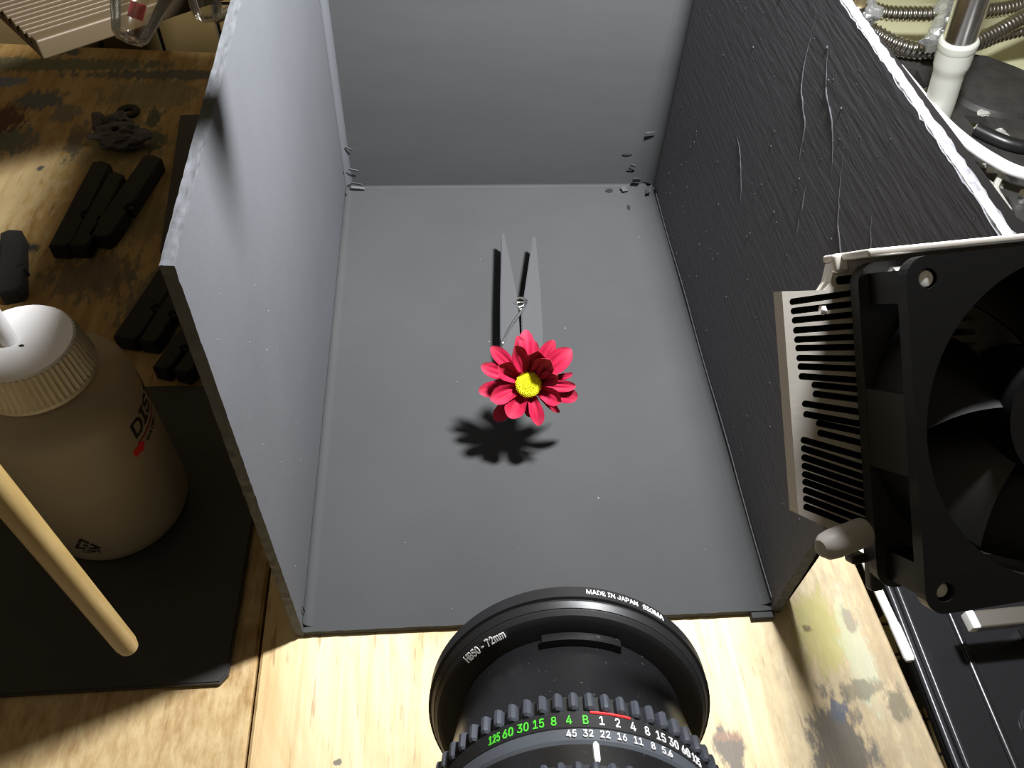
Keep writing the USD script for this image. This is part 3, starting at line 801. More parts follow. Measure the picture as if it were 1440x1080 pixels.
core, ribs = knurl(0.0348, 0.0398, 0.0344, 0.0363, 62)
kn = obj("shutter_ring", core, M_black, lens, smooth=25)
for q in ribs:
    obj("grip_rib", q, M_knurl, kn)
sc_ = obj("speed_scale", lring([(0, 0.0398), (0.0350, 0.0398), (0.0350, 0.0443), (0.0347, 0.0446), (0, 0.0446)]), M_black, lens, smooth=25)
for tx, a, m in (("125", 126.5, 1), ("60", 120.8, 1), ("30", 114.8, 1), ("15", 109, 1), ("8", 103.4, 1), ("4", 97.9, 1), ("B", 92.0, 1), ("1", 86.2, 0), ("2", 80.4, 0), ("4", 74.6, 0), ("8", 69.0, 0), ("15", 63.3, 0), ("30", 57.4, 0), ("60", 51.5, 0), ("125", 45.5, 0)):
    obj("number", bent(tx, 0.0024, 0.0350, 0.0424, a, bold=True, sx=0.68 if len(tx) < 3 else 0.50), M_green if m else M_white, sc_, smooth=False)
arc = [LC - la_ * 0.0402 + 0.0350 * (le1 * math.cos(a) + le2 * math.sin(a)) for a in np.radians(np.linspace(90, 75, 24))]
obj("red_line", tube(arc, 0.00038, 8), M_red, sc_)
bv = obj("aperture_scale", lring([(0, 0.0446), (0.0347, 0.0446), (0.0352, 0.0450), (0.0350, 0.0479), (0.0345, 0.0486), (0, 0.0486)]), M_bevel, lens, smooth=25)
for tx, a in (("45", 97.3), ("32", 91.5), ("22", 85.6), ("16", 79.6), ("11", 73.6), ("8", 67.8), ("5.6", 62.0)):
    obj("number", bent(tx, 0.0019, 0.0352, 0.0464, a, bold=True, sx=0.72), M_white, bv, smooth=False)
mb = obj("middle_barrel", lring([(0, 0.0486), (0.0345, 0.0486), (0.0345, 0.0540), (0, 0.0540)]), M_blackg, lens, smooth=25)
er = le1 * math.cos(math.radians(89)) + le2 * math.sin(math.radians(89))
obj("index_mark", tube([LC - la_ * t + er * 0.0346 for t in (0.0482, 0.0490, 0.0525, 0.0536)], [0.0004, 0.00075, 0.00075, 0.0005], 10), M_white, mb)
obj("lettering", bent("D", 0.0022, 0.0345, 0.0478, 135, bold=True), M_white, mb, smooth=False)
core, ribs = knurl(0.0540, 0.0620, 0.0345, 0.0362, 62)
kn = obj("focus_ring", core, M_black, lens, smooth=25)
for q in ribs[2:30]:
    obj("grip_rib", q, M_knurl, kn)
obj("rear_barrel", lring([(0, 0.062), (0.0345, 0.062), (0.0345, 0.085), (0.038, 0.088), (0.038, 0.120), (0, 0.120)]), M_blackg, lens, smooth=25)
obj("front_glass", lring([(0, 0.0035), (0.012, 0.0042), (0.024, 0.006), (0.0255, 0.0085), (0.0, 0.0085)][::1]), M_glass, lens)
tail = LC - la_ * 0.120
obj("mount_post", cat_(cyl((tail[0], tail[1] - 0.01, 0.0), (tail[0], tail[1] - 0.01, tail[2] - 0.02), 0.012), cyl((tail[0], tail[1] - 0.01, 0.0), (tail[0], tail[1] - 0.01, 0.012), 0.05), bx((tail[0] - 0.03, tail[1] - 0.035, tail[2] - 0.045), (tail[0] + 0.03, tail[1] + 0.012, tail[2] + 0.03))), M_black, lens)

# ------------------------------------------------------------------ wash bottle on the black board
BX, BY, BZ, BR = -0.1557, 0.2115, 0.0036, 0.0315
MB_ = frame(V(BX, BY, BZ), V(1, 0, 0), V(0, 1, 0), V(0, 0, 1))
bottle = thing("wash_bottle", "milky plastic wash bottle with ribbed cream cap, part full of water, on the black board", "bottle", (BX, BY, BZ))
wall_t = 0.0011
outp = [(0, 0), (BR - 0.003, 0), (BR - 0.0008, 0.0009), (BR, 0.003), (BR, 0.078), (BR - 0.0012, 0.084), (BR - 0.0045, 0.0885), (BR - 0.0085, 0.0910), (0.0205, 0.0925), (0.0190, 0.0935), (0.0185, 0.098)]
inp = [(r - wall_t if r > wall_t else 0, z + (wall_t if z < 0.004 else -0.0003)) for r, z in outp[::-1]]
bod = obj("body", lathe(outp + inp, 72, MB_), M_ldpe, bottle, smooth=35)
obj("water", lathe([(0, 0.0016), (BR - 0.0042, 0.0016), (BR - 0.0016, 0.0042), (BR - 0.0016, 0.0440), (BR - 0.0019, 0.0446), (0, 0.0446)], 60, MB_), M_water, bottle)
capp = []
n = 60 * 4
cv = []
profc = [(0.0000, 0.0935), (0.0200, 0.0935), (0.0216, 0.0940), (0.0216, 0.0955), (0.0212, 0.0965), (0.0194, 0.1085), (0.0190, 0.1097)]
ca = lathe([(0, 0.0937)] + profc[1:] + [(0, 0.1097)], n, None)
v = ca.vertices
ang = np.arctan2(v[:, 1], v[:, 0])
zz = v[:, 2]
rr = np.hypot(v[:, 0], v[:, 1])
on = (zz > 0.0960) & (rr > 0.018)
k = np.where(on, 1 + 0.022 * (np.sign(np.sin(ang * 60)) * np.abs(np.sin(ang * 60)) ** 0.5), 1)
v[:, 0] *= k
v[:, 1] *= k
ca.apply_transform(MB_)
cap = obj("cap", ca, M_caps, bottle, smooth=25)
obj("cap_top", lathe([(0, 0.1095), (0.0186, 0.1095), (0.0190, 0.1100), (0.0184, 0.1108), (0.0172, 0.1106), (0.004, 0.1103), (0, 0.1103)], 60, MB_), M_capw, cap, smooth=25)
tx0 = V(BX - 0.0035, BY + 0.0005, BZ + 0.109)
obj("spout", tube(catmull([tx0, tx0 + V(-0.0002, 0, 0.03), tx0 + V(-0.001, 0.0, 0.055), tx0 + V(-0.012, 0.001, 0.072), tx0 + V(-0.05, 0.004, 0.085)], 8), np.r_[np.full(16, 0.0030), np.linspace(0.003, 0.0022, 17)], 20), M_capw, bottle)
obj("vent_hole", lump((BX + 0.0015, BY - 0.002, BZ + 0.1105), (0.0010, 0.0005, 0.0003), 3, 2), M_hole, cap)


def wrap(text, h, z, a_mid, bold=False, up=True):
    m = fine(meshkit.text_mesh(text, h, 0.0002, bold), h * 0.35)
    v = m.vertices.copy()
    a = a_mid + (v[:, 0] - v[:, 0].max() / 2) / BR
    r = BR + v[:, 2] - 0.00005
    m.vertices = np.c_[BX + r * np.cos(a), BY + r * np.sin(a), BZ + z + v[:, 1]]
    return m


def wrapped(poly, z, a_mid):
    m = fine(extr(poly, 0.0002), 0.0015)
    v = m.vertices.copy()
    a, r = a_mid + v[:, 0] / BR, BR + v[:, 2] - 0.00005
    m.vertices = np.c_[BX + r * np.cos(a), BY + r * np.sin(a), BZ + z + v[:, 1]]
    return m


from shapely.geometry import LineString
AD = math.radians(-17)
obj("lettering", wrap("DISTILLED", 0.0080, 0.0640, AD + 0.0262 / BR, True), M_blackprint, bod, smooth=False)
obj("underline", wrapped(sbox(-0.002, 0, 0.05, 0.0008), 0.0605, AD), M_redp, bod, smooth=False)
obj("arrow", wrapped(Polygon([(-0.0060, -0.0012), (-0.0022, -0.0012), (-0.0022, -0.0026), (0.0012, 0.0008), (-0.0022, 0.0042), (-0.0022, 0.0028), (-0.0060, 0.0028)]), 0.0575, AD), M_red, bod, smooth=False)
obj("lettering", wrap("WATER", 0.0024, 0.0560, AD + 0.26, False), M_blackprint, bod, smooth=False)
AT = math.radians(-93)
tri = Polygon([(-0.0048, 0.0), (0.0048, 0.0), (0.0, 0.0080)])
tr_ = tri.buffer(0.0006).difference(tri.buffer(-0.0007)).difference(unary_union([sbox(-0.0006, -0.002, 0.0006, 0.0015), LineString([(-0.0034, 0.005), (-0.0018, 0.0035)]).buffer(0.0004), LineString([(0.0034, 0.005), (0.0018, 0.0035)]).buffer(0.0004)]))
obj("recycling_mark", wrapped(tr_, 0.0135, AT), M_blackprint, bod, smooth=False)
obj("lettering", wrap("4", 0.0028, 0.0150, AT, True), M_blackprint, bod, smooth=False)
obj("lettering", wrap("LDPE", 0.0022, 0.0098, AT + 0.03, True), M_blackprint, bod, smooth=False)
AS = math.radians(-138)
for q, (z, w) in enumerate(((0.0505, 0.005), (0.0435, 0.009), (0.0385, 0.009), (0.0335, 0.007))):
    obj("scale_mark", wrapped(sbox(-w, 0, 0.0035, 0.0006), z, AS), M_blackprint, bod, smooth=False)
obj("lettering", wrap("2", 0.0040, 0.0490, AS + 0.22, True), M_blackprint, bod, smooth=False)

# ------------------------------------------------------------------ boards lying on the table, left
bd = thing("black_board", "thin black board lying on the table under the wash bottle", "board", (-0.2, 0.2, 0))
obj("sheet", roundslab(Polygon([(-0.36, 0.1225), (-0.0965, 0.1242), (-0.0938, 0.1275), (-0.0925, 0.281), (-0.36, 0.284)]), 0.0002, 0.0034, 0.0006), M_board, bd)
bd2 = thing("grey_board", "narrow dark grey board lying flat behind the left side of the grey box", "board", (-0.12, 0.46, 0))
obj("sheet", roundslab(Polygon([(-0.187, 0.531), (-0.172, 0.386), (-0.078, 0.396), (-0.078, 0.541)]), 0.0002, 0.0042, 0.0005), M_board2, bd2)


# black peg halves
def peg_half(p0, p1, w=0.0095, h=0.010, label="", ext=0.0, z=0.0002):
    """a clothes peg half lying on its side: straight back, tapered handle, spring notch, jaw end"""
    p0, p1 = V(*p0), V(*p1)
    d = p1 - p0
    Lg = np.linalg.norm(d)
    t = thing("peg_half", label, "clothes peg half", ((p0[0] + p1[0]) / 2, (p0[1] + p1[1]) / 2, 0), math.atan2(d[1], d[0]), "black peg halves on the table")
    s = Lg
    poly = Polygon([(-s / 2, -w * 0.1), (-s / 2 + 0.003, w * 0.45), (-s * 0.1, w * 0.5), (s * 0.10, w * 0.5), (s * 0.13, w * 0.28), (s * 0.17, w * 0.28), (s * 0.20, w * 0.5), (s / 2 - 0.004, w * 0.5), (s / 2, w * 0.34), (s / 2, -w * 0.5), (-s / 2 + 0.002, -w * 0.5)])
    obj("shaft", roundslab(poly, z, z + h, 0.0006), M_stick, t, world=False)
    q = rbox((s * 0.115, w * 0.22, z + 0.0015), (s * 0.155, w * 0.60, z + h - 0.0015), 0.0006)
    obj("spring_stub", q, M_stick, t, world=False)


K = 1.2977
for a, b, w, lb in (
        ((-0.172, 0.3615), (-0.1755, 0.2965), 0.0110, "black peg half at the left of the pile of three, nearest the table's left edge"),
        ((-0.1625, 0.352), (-0.1672, 0.2965), 0.0095, "short black peg half in the middle of the pile of three"),
        ((-0.1475, 0.366), (-0.160, 0.303), 0.0120, "broad black peg half at the right of the pile of three, beside the grey board"),
        ((-0.1205, 0.291), (-0.1335, 0.2385), 0.0120, "broad black peg half lying against the front end of the grey board"),
        ((-0.1135, 0.283), (-0.1240, 0.2365), 0.0085, "black peg half tucked along the right side of the broad one"),
        ((-0.1045, 0.256), (-0.1160, 0.2215), 0.0080, "black peg half just behind the black board's back edge, left of two"),
        ((-0.0960, 0.250), (-0.1075, 0.2195), 0.0080, "black peg half closest to the left side of the grey box"),
        ((-0.2000, 0.309), (-0.1880, 0.268), 0.0110, "black peg half by the left edge of the photo beside the bottle spout")):
    peg_half(V(*a) * K, V(*b) * K, w * K * 0.86, 0.010, lb)
put = thing("putty_lump", "crumpled lump of grey putty on the table behind the black peg halves", "putty", (-0.222, 0.505, 0))
obj("lump", cat_(lump((-0.219, 0.500, 0.0075), (0.0175, 0.0105, 0.0080), 2, 4, 0.55, 2.1), lump((-0.226, 0.519, 0.0060), (0.0075, 0.0075, 0.0065), 4, 3, 0.5, 2.0), lump((-0.2345, 0.511, 0.0090), (0.0065, 0.0055, 0.0080), 7, 3, 0.5, 2.0)), M_putty, put)
obj("dent_shade", lump((-0.2205, 0.4985, 0.0150), (0.0030, 0.0022, 0.0012), 9, 2), M_hole, put)  # black blob painting the shade of a dent onto the putty
wsh = obj("rubber_washer", lathe([(0.0030, 0.0002), (0.0075, 0.0002), (0.0080, 0.0012), (0.0075, 0.0026), (0.0040, 0.0026), (0.0030, 0.0020), (0.0030, 0.0002)], 36, frame(V(-0.2255, 0.540, 0), V(1, 0, 0), V(0, 1, 0), V(0, 0, 1))), M_stick)
tag(wsh, "small dark rubber washer on the table just behind the grey putty", "washer")

# ------------------------------------------------------------------ wooden rod hanging in from the left
rod = thing("wooden_rod", "pale round wooden rod slanting in at lower left above the black board", "rod", (-0.42, 0.10, 0))
rp = V(-0.0970, 0.1006, 0)
obj("shaft", lathe([(0, 0.0985), (0.0018, 0.0987), (0.0028, 0.0998), (0.0032, 0.103), (0.0032, 0.330), (0.0, 0.330)], 32, frame(rp, V(1, 0, 0), V(0, 1, 0), V(0, 0, 1))), M_dowel, rod)
obj("clamp_arm", tube([(rp[0] + 0.006, rp[1], 0.318), (-0.25, 0.100, 0.318), (-0.42, 0.10, 0.318)], 0.0055), M_alud, rod)
obj("clamp_post", cat_(cyl((-0.42, 0.10, 0.0), (-0.42, 0.10, 0.34), 0.006), cyl((-0.42, 0.10, 0.0), (-0.42, 0.10, 0.012), 0.045)), M_alud, rod)

# ------------------------------------------------------------------ ribbed heat sink, upper left
hs = thing("ribbed_heat_sink", "tan ribbed aluminium heat sink poking into the upper left corner", "heat sink", (-0.2, 0.52, 0.10))
hz = 0.125
ha = V(-0.1935, 0.3880, hz)
hb = V(-0.1290, 0.4410, hz)
hd = unit(hb - ha)
hn = V(-hd[1], hd[0], 0)                              # away from the camera
MH = frame(ha + V(0, 0, 0.0095), hd, hn, V(0, 0, 1))


def local(m, M):
    m = m.copy()
    m.apply_transform(M)
    return m


hw, hl = 0.085, 0.150
obj("base", local(rbox((0, 0.004, -0.0095), (hl, hw, -0.004), 0.0012), MH), M_groove, hs)
obj("side_wall", local(rbox((0.0, -0.0005, -0.010), (hl, 0.0070, 0.0), 0.0012), MH), M_alub, hs)
for k in range(16):
    y0 = 0.0086 + k * 0.0047
    obj("fin", local(rbox((-0.0005 * (k % 2), y0, -0.0045), (hl, y0 + 0.0030, -0.0002), 0.0005, 6), MH), M_alub, hs)
obj("support_arm", tube([ha + hd * 0.13 + hn * 0.05 + V(0, 0, -0.008), ha + hd * 0.16 + hn * 0.13 + V(0, 0, 0.01), V(-0.17, WY + 0.002, 0.16)], 0.005), M_alud, hs)

# clear moulded plastic holder with a cone cup and a finger cup
ch = thing("clear_plastic_holder", "clear moulded plastic holder with a cone cup and a finger cup above the left panel", "plastic holder", (-0.10, 0.31, HW))


def pix(u, v, depth):
    return CAM + depth * ((u - 720) / FPX * cR - (v - 540) / FPX * cU + cF)


c0 = V(-0.1225, 0.3150, 0.172)
xx, yy, zz_ = axes(unit(V(0.35, 0.55, 0.75)))
obj("cone_cup", lathe([(0.0, 0.0), (0.0045, 0.0006), (0.0068, 0.0030), (0.0076, 0.006), (0.0125, 0.024), (0.0132, 0.024), (0.0118, 0.024), (0.0068, 0.006), (0.0060, 0.0034), (0.004, 0.0016), (0.0, 0.0012)], 36, frame(c0, xx, yy, zz_)), M_clear, ch)
obj("label_scrap", local(rbox((-0.004, -0.003, 0), (0.004, 0.003, 0.0005), 0.0002), frame(c0 + zz_ * 0.013, xx, zz_, np.cross(xx, zz_))), M_redp, ch)
c1 = V(-0.0795, 0.2800, 0.1985)
xx, yy, zz_ = axes(unit(V(-0.02, 0.25, 0.95)))
obj("finger_cup", lathe([(0, 0), (0.0026, 0.0005), (0.0045, 0.0022), (0.0052, 0.0050), (0.0056, 0.030), (0.0048, 0.030), (0.0043, 0.006), (0.0036, 0.0030), (0.002, 0.0015), (0, 0.0012)], 32, frame(c1, xx, yy, zz_)), M_clear, ch)
obj("web", tube(catmull([c0 + V(0.010, 0.013, 0.020), c0 + V(0.022, -0.004, 0.026), c1 + V(-0.012, 0.004, 0.011), c1 + V(-0.004, 0.003, 0.013), c1 + V(0.010, 0.004, 0.0165)], 8), 0.0011, 10), M_clear, ch)
obj("hook", tube(catmull([c1 + V(0.0, 0.006, 0.026), c1 + V(0.008, 0.010, 0.026), V(XL - 0.002, 0.292, HW + 0.0012), V(XL - 0.002, 0.31, HW + 0.0012)], 8), 0.0012, 10), M_clear, ch)
rd = thing("metal_rod", "short bright metal rod poking out behind the clear finger cup at the left panel", "rod", (-0.1, 0.35, HW))
obj("shaft", cyl((-0.0800, 0.2885, 0.1955), (-0.0709, 0.2905, 0.1990), 0.0018), M_chrome, rd)
obj("tail", cyl((-0.0709, 0.2905, 0.1990), (-0.0709, 0.325, 0.2040), 0.0018), M_chrome, rd)

# ------------------------------------------------------------------ fan-cooled lamp head, right foreground
O = V(0.0861, 0.0832, 0.2190)
ex, ev, ez = V(0.9947, 0.1014, 0.0160), V(-0.0841, 0.7146, 0.6944), V(0.0590, -0.6921, 0.7194)
MO = frame(O, ex, ev, ez)
fan = thing("fan_cooled_lamp", "lamp head with black square fan on a slotted aluminium heat sink, right foreground", "lamp", (0.38, 0.06, -0.0128))
FS = 0.0680
fh = FS / 2


def rsq(x0, y0, x1, y1, r):
    return sbox(x0 + r, y0 + r, x1 - r, y1 - r).buffer(r, quad_segs=6)


bore = Point(fh, 0).buffer(fh - 0.0022, quad_segs=16)
holes = unary_union([Point(x, y).buffer(0.0019, quad_segs=4) for x in (0.0042, FS - 0.0042) for y in (-fh + 0.0042, fh - 0.0042)])
flange = rsq(0, -fh, FS, fh, 0.0042).difference(bore).difference(holes)
obj("front_flange", extr(flange, 0.0030, MO, -0.0030), M_fan, fan, smooth=False)
obj("rear_flange", extr(flange, 0.0030, MO, -0.0190), M_fanr, fan, smooth=False)
obj("shroud", extr(Point(fh, 0).buffer(fh - 0.0004, quad_segs=20).difference(bore), 0.0130, MO, -0.0160), M_fan, fan, smooth=30)
for s in (-1, 1):
    obj("corner_post", extr(sbox(0.0022, s * (fh - 0.0085), 0.0075, s * (fh - 0.0022)), 0.0130, MO, -0.0160), M_fan, fan, smooth=False)
obj("side_block", extr(sbox(0.0001, -0.0075, 0.004, 0.0085), 0.0130, MO, -0.0160), M_fanr, fan, smooth=False)
hub = obj("hub", extr(Point(fh, 0).buffer(0.0135, quad_segs=12), 0.015, MO, -0.0165), M_fan, fan, smooth=30)
for k in range(7):
    a = k / 7 * 2 * pi + 0.72
    vv, ff = [], []
    nr, na = 8, 6
    for side_ in (0, 1):
        for i in range(nr + 1):
            r = 0.0130 + (fh - 0.0035 - 0.0130) * i / nr
            for j in range(na + 1):
                s = j / na
                aa = a + (s - 0.5) * 0.72 + 0.25 * (i / nr)
                vv.append((fh + r * math.cos(aa), r * math.sin(aa), -0.0150 + 0.0105 * s + side_ * 0.0008))
    n1 = (nr + 1) * (na + 1)
    for i in range(nr):
        for j in range(na):
            q = (i * (na + 1) + j, i * (na + 1) + j + 1, (i + 1) * (na + 1) + j + 1, (i + 1) * (na + 1) + j)
            ff += [(q[0], q[2], q[1]), (q[0], q[3], q[2]), (n1 + q[0], n1 + q[1], n1 + q[2]), (n1 + q[0], n1 + q[2], n1 + q[3])]
    obj("blade", local(trimesh.Trimesh(vv, ff, process=False), MO), M_fan, fan, smooth=True)
obj("motor_mount", extr(unary_union([Point(fh, 0).buffer(0.014, quad_segs=12)] + [LineString([(fh, 0), (fh + 0.033 * math.cos(a), 0.033 * math.sin(a))]).buffer(0.0016) for a in (0.8, 2.37, 3.94, 5.51)]), 0.0012, MO, -0.0188), M_fan, fan, smooth=False)


def screw(x, y, z, r):
    return local(cat_(lathe([(0, -0.003), (r, -0.003), (r, 0.0), (r * 0.8, 0.0007), (0, 0.0009)], 20), ), MO @ frame(V(x, y, z), V(1, 0, 0), V(0, 1, 0), V(0, 0, 1)))


obj("screw", screw(0.0042, fh - 0.0042, -0.0012, 0.0018), M_whitep, fan)
obj("screw", screw(0.0042, -fh + 0.0042, -0.0022, 0.0018), M_whitep, fan)
obj("screw", local(lathe([(0, -0.006), (0.0022, -0.006), (0.0022, 0.0), (0, 0.0012)], 16), MO @ frame(V(0.0034, fh - 0.0036, -0.0100), V(0, 0, 1), V(0, 1, 0), V(-1, 0, 0))), M_chrome, fan)
# slotted heat sink behind the fan
HZ0, HZ1 = -0.0258, -0.0218
xl = -0.0135
outline = Polygon([(xl, 0.0300), (-0.0040, 0.0293), (-0.0026, 0.0310), (-0.0014, 0.0348), (FS, 0.0362), (FS, -0.0300), (0.006, -0.0300), (-0.0020, -0.0244), (xl, -0.0173)])
slots = []
SY = [423, 436, 449, 463, 476, 488, 502, 514, 528, 542, 555, 567, 582, 597, 611, 618, 630, 643, 655, 667, 678, 690, 702, 714]
for k, yp in enumerate(SY):
    y0 = 0.0273 - (yp - 425) * 0.0001498
    ang = math.radians(np.interp(k, [0, 3, 9, 13, 16, 23], [2, -2, -12, -18, -24, -28]))
    xs = xl + np.interp(k, [0, 8, 14, 15, 23], [0.0022, 0.0030, 0.0036, 0.0024, 0.0019]) + (0.0026 if k in (9, 10, 13, 14) else 0.0)
    slots.append(LineString([(xs, y0), (xs + 0.040, y0 + 0.040 * math.tan(ang))]).buffer(0.00070, cap_style=1))
slots.append(LineString([(-0.0006, 0.0310), (0.03, 0.0310)]).buffer(0.0009))
comb = outline.difference(unary_union(slots))
comb = max(getattr(comb, "geoms", [comb]), key=lambda g: g.area)
obj("slotted_heat_sink", extr(comb, HZ1 - HZ0, MO, HZ0), M_alu, fan, smooth=False)
obj("slot_shade_plate", extr(outline.buffer(-0.0004), 0.0008, MO, HZ0 - 0.0009), M_hole, fan, smooth=False)  # black sheet standing in for the shade deep in the slots
obj("top_bracket", local(rbox((-0.0004, 0.0350, HZ1 - 0.007), (FS + 0.004, 0.0366, -0.0110), 0.0005), MO), M_alu, fan)
obj("bracket_corner", local(rbox((-0.0022, 0.0325, HZ1 - 0.001), (0.0014, 0.0366, HZ1 + 0.001), 0.0008), MO), M_alu, fan)
obj("solder_bead", local(lump((-0.0045, 0.0252, HZ1 - 0.0006), (0.0009, 0.0011, 0.0009), 1, 2), MO), M_white, fan)
pa, pb = pix(1163, 768, 0.163), pix(1214, 748, 0.1665)
d = unit(pb - pa)
xx, yy, zz_ = axes(d)
Lr = np.linalg.norm(pb - pa)
obj("rubber_peg", lathe([(0, -0.0022), (0.0017, -0.0017), (0.0027, -0.0003), (0.0030, 0.0018), (0.0030, Lr), (0, Lr)], 28, frame(pa, xx, yy, zz_)), M_peg, fan)
obj("peg_lip", tube([pa + V(0.001, 0.0, -0.0028), pa + d * 0.009 + V(0, 0, -0.0036)], 0.0012, 10), M_peg, fan)
obj("bracket_foot", local(cat_(rbox((0.0002, -fh - 0.0015, -0.0215), (0.0030, -fh + 0.0100, -0.0185), 0.0006), rbox((-0.0030, -0.0295, -0.0235), (0.0005, -0.0275, -0.0200), 0.0005)), MO), M_fanr, fan)
pm = O + ex * FS
obj("support_post", cat_(tube([pm - ez * 0.012 - ex * 0.004, pm + ex * 0.03 - ez * 0.012, V(0.38, 0.06, pm[2])], 0.005), cyl((0.38, 0.06, -0.0126), (0.38, 0.06, pm[2] + 0.02), 0.006), cyl((0.38, 0.06, -0.0128), (0.38, 0.06, -0.004), 0.032)), M_alud, fan)

# ------------------------------------------------------------------ black tray on the right with its stand
TZ = -0.013
k = (0.340 - TZ) / 0.340
TX = 0.1955 * k
tray = thing("black_tray", "glossy black tray with a double raised rim and a ridge, right of the table", "tray", (0.31, 0.13, FLZ))
obj("deck", rbox((TX + 0.0045, 0.02, TZ - 0.0055), (0.42, 0.25, TZ), 0.002), M_tray, tray)
obj("rim", tube(catmull([(TX + 0.0012, 0.02, TZ + 0.0002), (TX + 0.0012, 0.14, TZ + 0.0002), (TX + 0.0012, 0.25, TZ + 0.0002)], 3), 0.0016, 14), M_trayr, tray)
obj("rim", tube(catmull([(TX + 0.0052, 0.02, TZ + 0.0007), (TX + 0.0052, 0.14, TZ + 0.0007), (TX + 0.0052, 0.25, TZ + 0.0007)], 3), 0.0013, 14), M_trayr, tray)
obj("outer_skirt", rbox((TX - 0.0004, 0.02, TZ - 0.0055), (TX + 0.006, 0.25, TZ - 0.0006), 0.001), M_tray, tray)
rx = 0.2203 * k
obj("ridge", tube(catmull([(rx, 0.02, TZ - 0.0006), (rx, 0.14, TZ - 0.0006), (rx, 0.25, TZ - 0.0006)], 3), 0.0022, 14), M_tray, tray)
hc = pix(1447, 1022, 1.0) - CAM
hc = CAM + hc * ((TZ - CAM[2]) / hc[2])
obj("hole", lathe([(0.0, 0.0002), (0.0060, 0.0002), (0.0065, 0.0007), (0.0074, 0.0006), (0.0076, 0.0), (0, 0.0)], 28, frame(V(hc[0] + 0.0045, hc[1], TZ), V(1, 0, 0), V(0, 1, 0), V(0, 0, 1))), M_hole, tray)
obj("hole_rim", lathe([(0.0072, 0.0), (0.0082, 0.0), (0.0080, 0.0009), (0.0074, 0.0009), (0.0072, 0.0)], 28, frame(V(hc[0] + 0.0045, hc[1], TZ), V(1, 0, 0), V(0, 1, 0), V(0, 0, 1))), M_trayr, tray)
for x, y in ((0.26, 0.025), (0.385, 0.025), (0.26, 0.215), (0.385, 0.215)):
    obj("leg", bx((x, y, FLZ), (x + 0.03, y + 0.03, TZ - 0.0055)), M_alud, tray, smooth=False)
bar = thing("metal_bar", "short bright metal bar lying over the black tray below the fan", "bar", (0.29, 0.135, TZ))
ba = pix(1372, 872, 1) - CAM
ba = CAM + ba * ((0.012 - CAM[2]) / ba[2])
bar_d = unit(V(1.0, 0.05, 0))
bn_ = V(-bar_d[1], bar_d[0], 0)
MBr = frame(ba, bar_d, bn_, V(0, 0, 1))
obj("beam", local(rbox((0, -0.0035, -0.005), (0.12, 0.0045, 0.0), 0.0009), MBr), M_barm, bar)
obj("lit_end", local(rbox((-0.0025, -0.0035, -0.005), (0.0012, 0.0045, 0.0003), 0.0006), MBr), M_whitep, bar)  # white block painting in the brightly lit end of the bar
for s in (0.035, 0.105):
    obj("foot", local(rbox((s, -0.003, TZ - ba[2] + 0.0002), (s + 0.006, 0.003, -0.0045), 0.0005), MBr), M_alud, bar)
wc = obj("white_cable_end", tube(catmull([(0.1893, 0.215, -0.0020), (0.1905, 0.185, -0.0008), (0.1915, 0.157, -0.0005), (0.1935, 0.135, -0.0008), (0.1945, 0.1225, -0.0012), (0.1946, 0.1195, -0.0014)], 8), np.r_[np.full(24, 0.0021), np.full(9, 0.0024), np.linspace(0.0024, 0.0018, 7), [0.0008]], 14), M_whitep)
tag(wc, "white cable end wedged between the table edge and the black tray", "cable")

# ------------------------------------------------------------------ black grille plate, basin, hoses, pipe at upper right
gz = 0.004
gr = thing("black_grille", "black plastic grille plate with diamond slots and glue blobs, behind the right panel", "grille", (0.40, 0.50, gz - 0.006))
gp = Polygon([(0.335, 0.4420), (0.345, 0.595), (0.352, 0.612), (0.372, 0.622), (0.420, 0.626), (0.452, 0.618), (0.470, 0.600), (0.62, 0.42), (0.60, 0.30), (0.31, 0.30)]).buffer(0.004, quad_segs=6)
gp = Polygon([(0.232, 0.290), (0.352, 0.604), (0.360, 0.613), (0.380, 0.618), (0.425, 0.621), (0.452, 0.614), (0.468, 0.598), (0.66, 0.36), (0.60, 0.27), (0.30, 0.27)]).buffer(0.004, quad_segs=6)
diam = []


def ongz(u, v):
    d_ = pix(u, v, 1.0) - CAM
    q = CAM + d_ * ((gz - CAM[2]) / d_[2])
    return (q[0], q[1])


for q in ([(1272, 96), (1290, 98), (1306, 130), (1296, 136), (1276, 108)], [(1300, 128), (1312, 132), (1326, 150), (1312, 150)], [(1353, 128), (1371, 146), (1352, 147), (1346, 138)],
          [(1354, 161), (1385, 165), (1398, 181), (1370, 180)], [(1390, 197), (1413, 197), (1418, 204), (1402, 203)], [(1340, 195), (1356, 218), (1370, 219), (1352, 203)],
          [(1368, 237), (1378, 236), (1392, 254), (1386, 256)], [(1410, 275), (1418, 277), (1428, 301), (1420, 299)], [(1410, 240), (1428, 243), (1432, 256), (1424, 258)], [(1392, 262), (1402, 274), (1398, 280)], [(1434, 320), (1446, 322), (1450, 328), (1440, 328)]):
    diam.append(Polygon([ongz(*p) for p in q]))
obj("plate", extr(gp.difference(unary_union(diam)), 0.006, None, gz - 0.006), M_plate, gr, smooth=False)
obj("moulded_lid", lathe([(0, 0), (0.036, 0), (0.034, 0.004), (0.026, 0.006), (0, 0.006)], 36, frame(V(0.432, 0.560, gz), V(1, 0, 0), V(0, 1, 0), V(0, 0, 1))), M_plate, gr)
obj("skirt", extr(gp.difference(gp.buffer(-0.003)), 0.024, None, gz - 0.030), M_plate, gr, smooth=False)
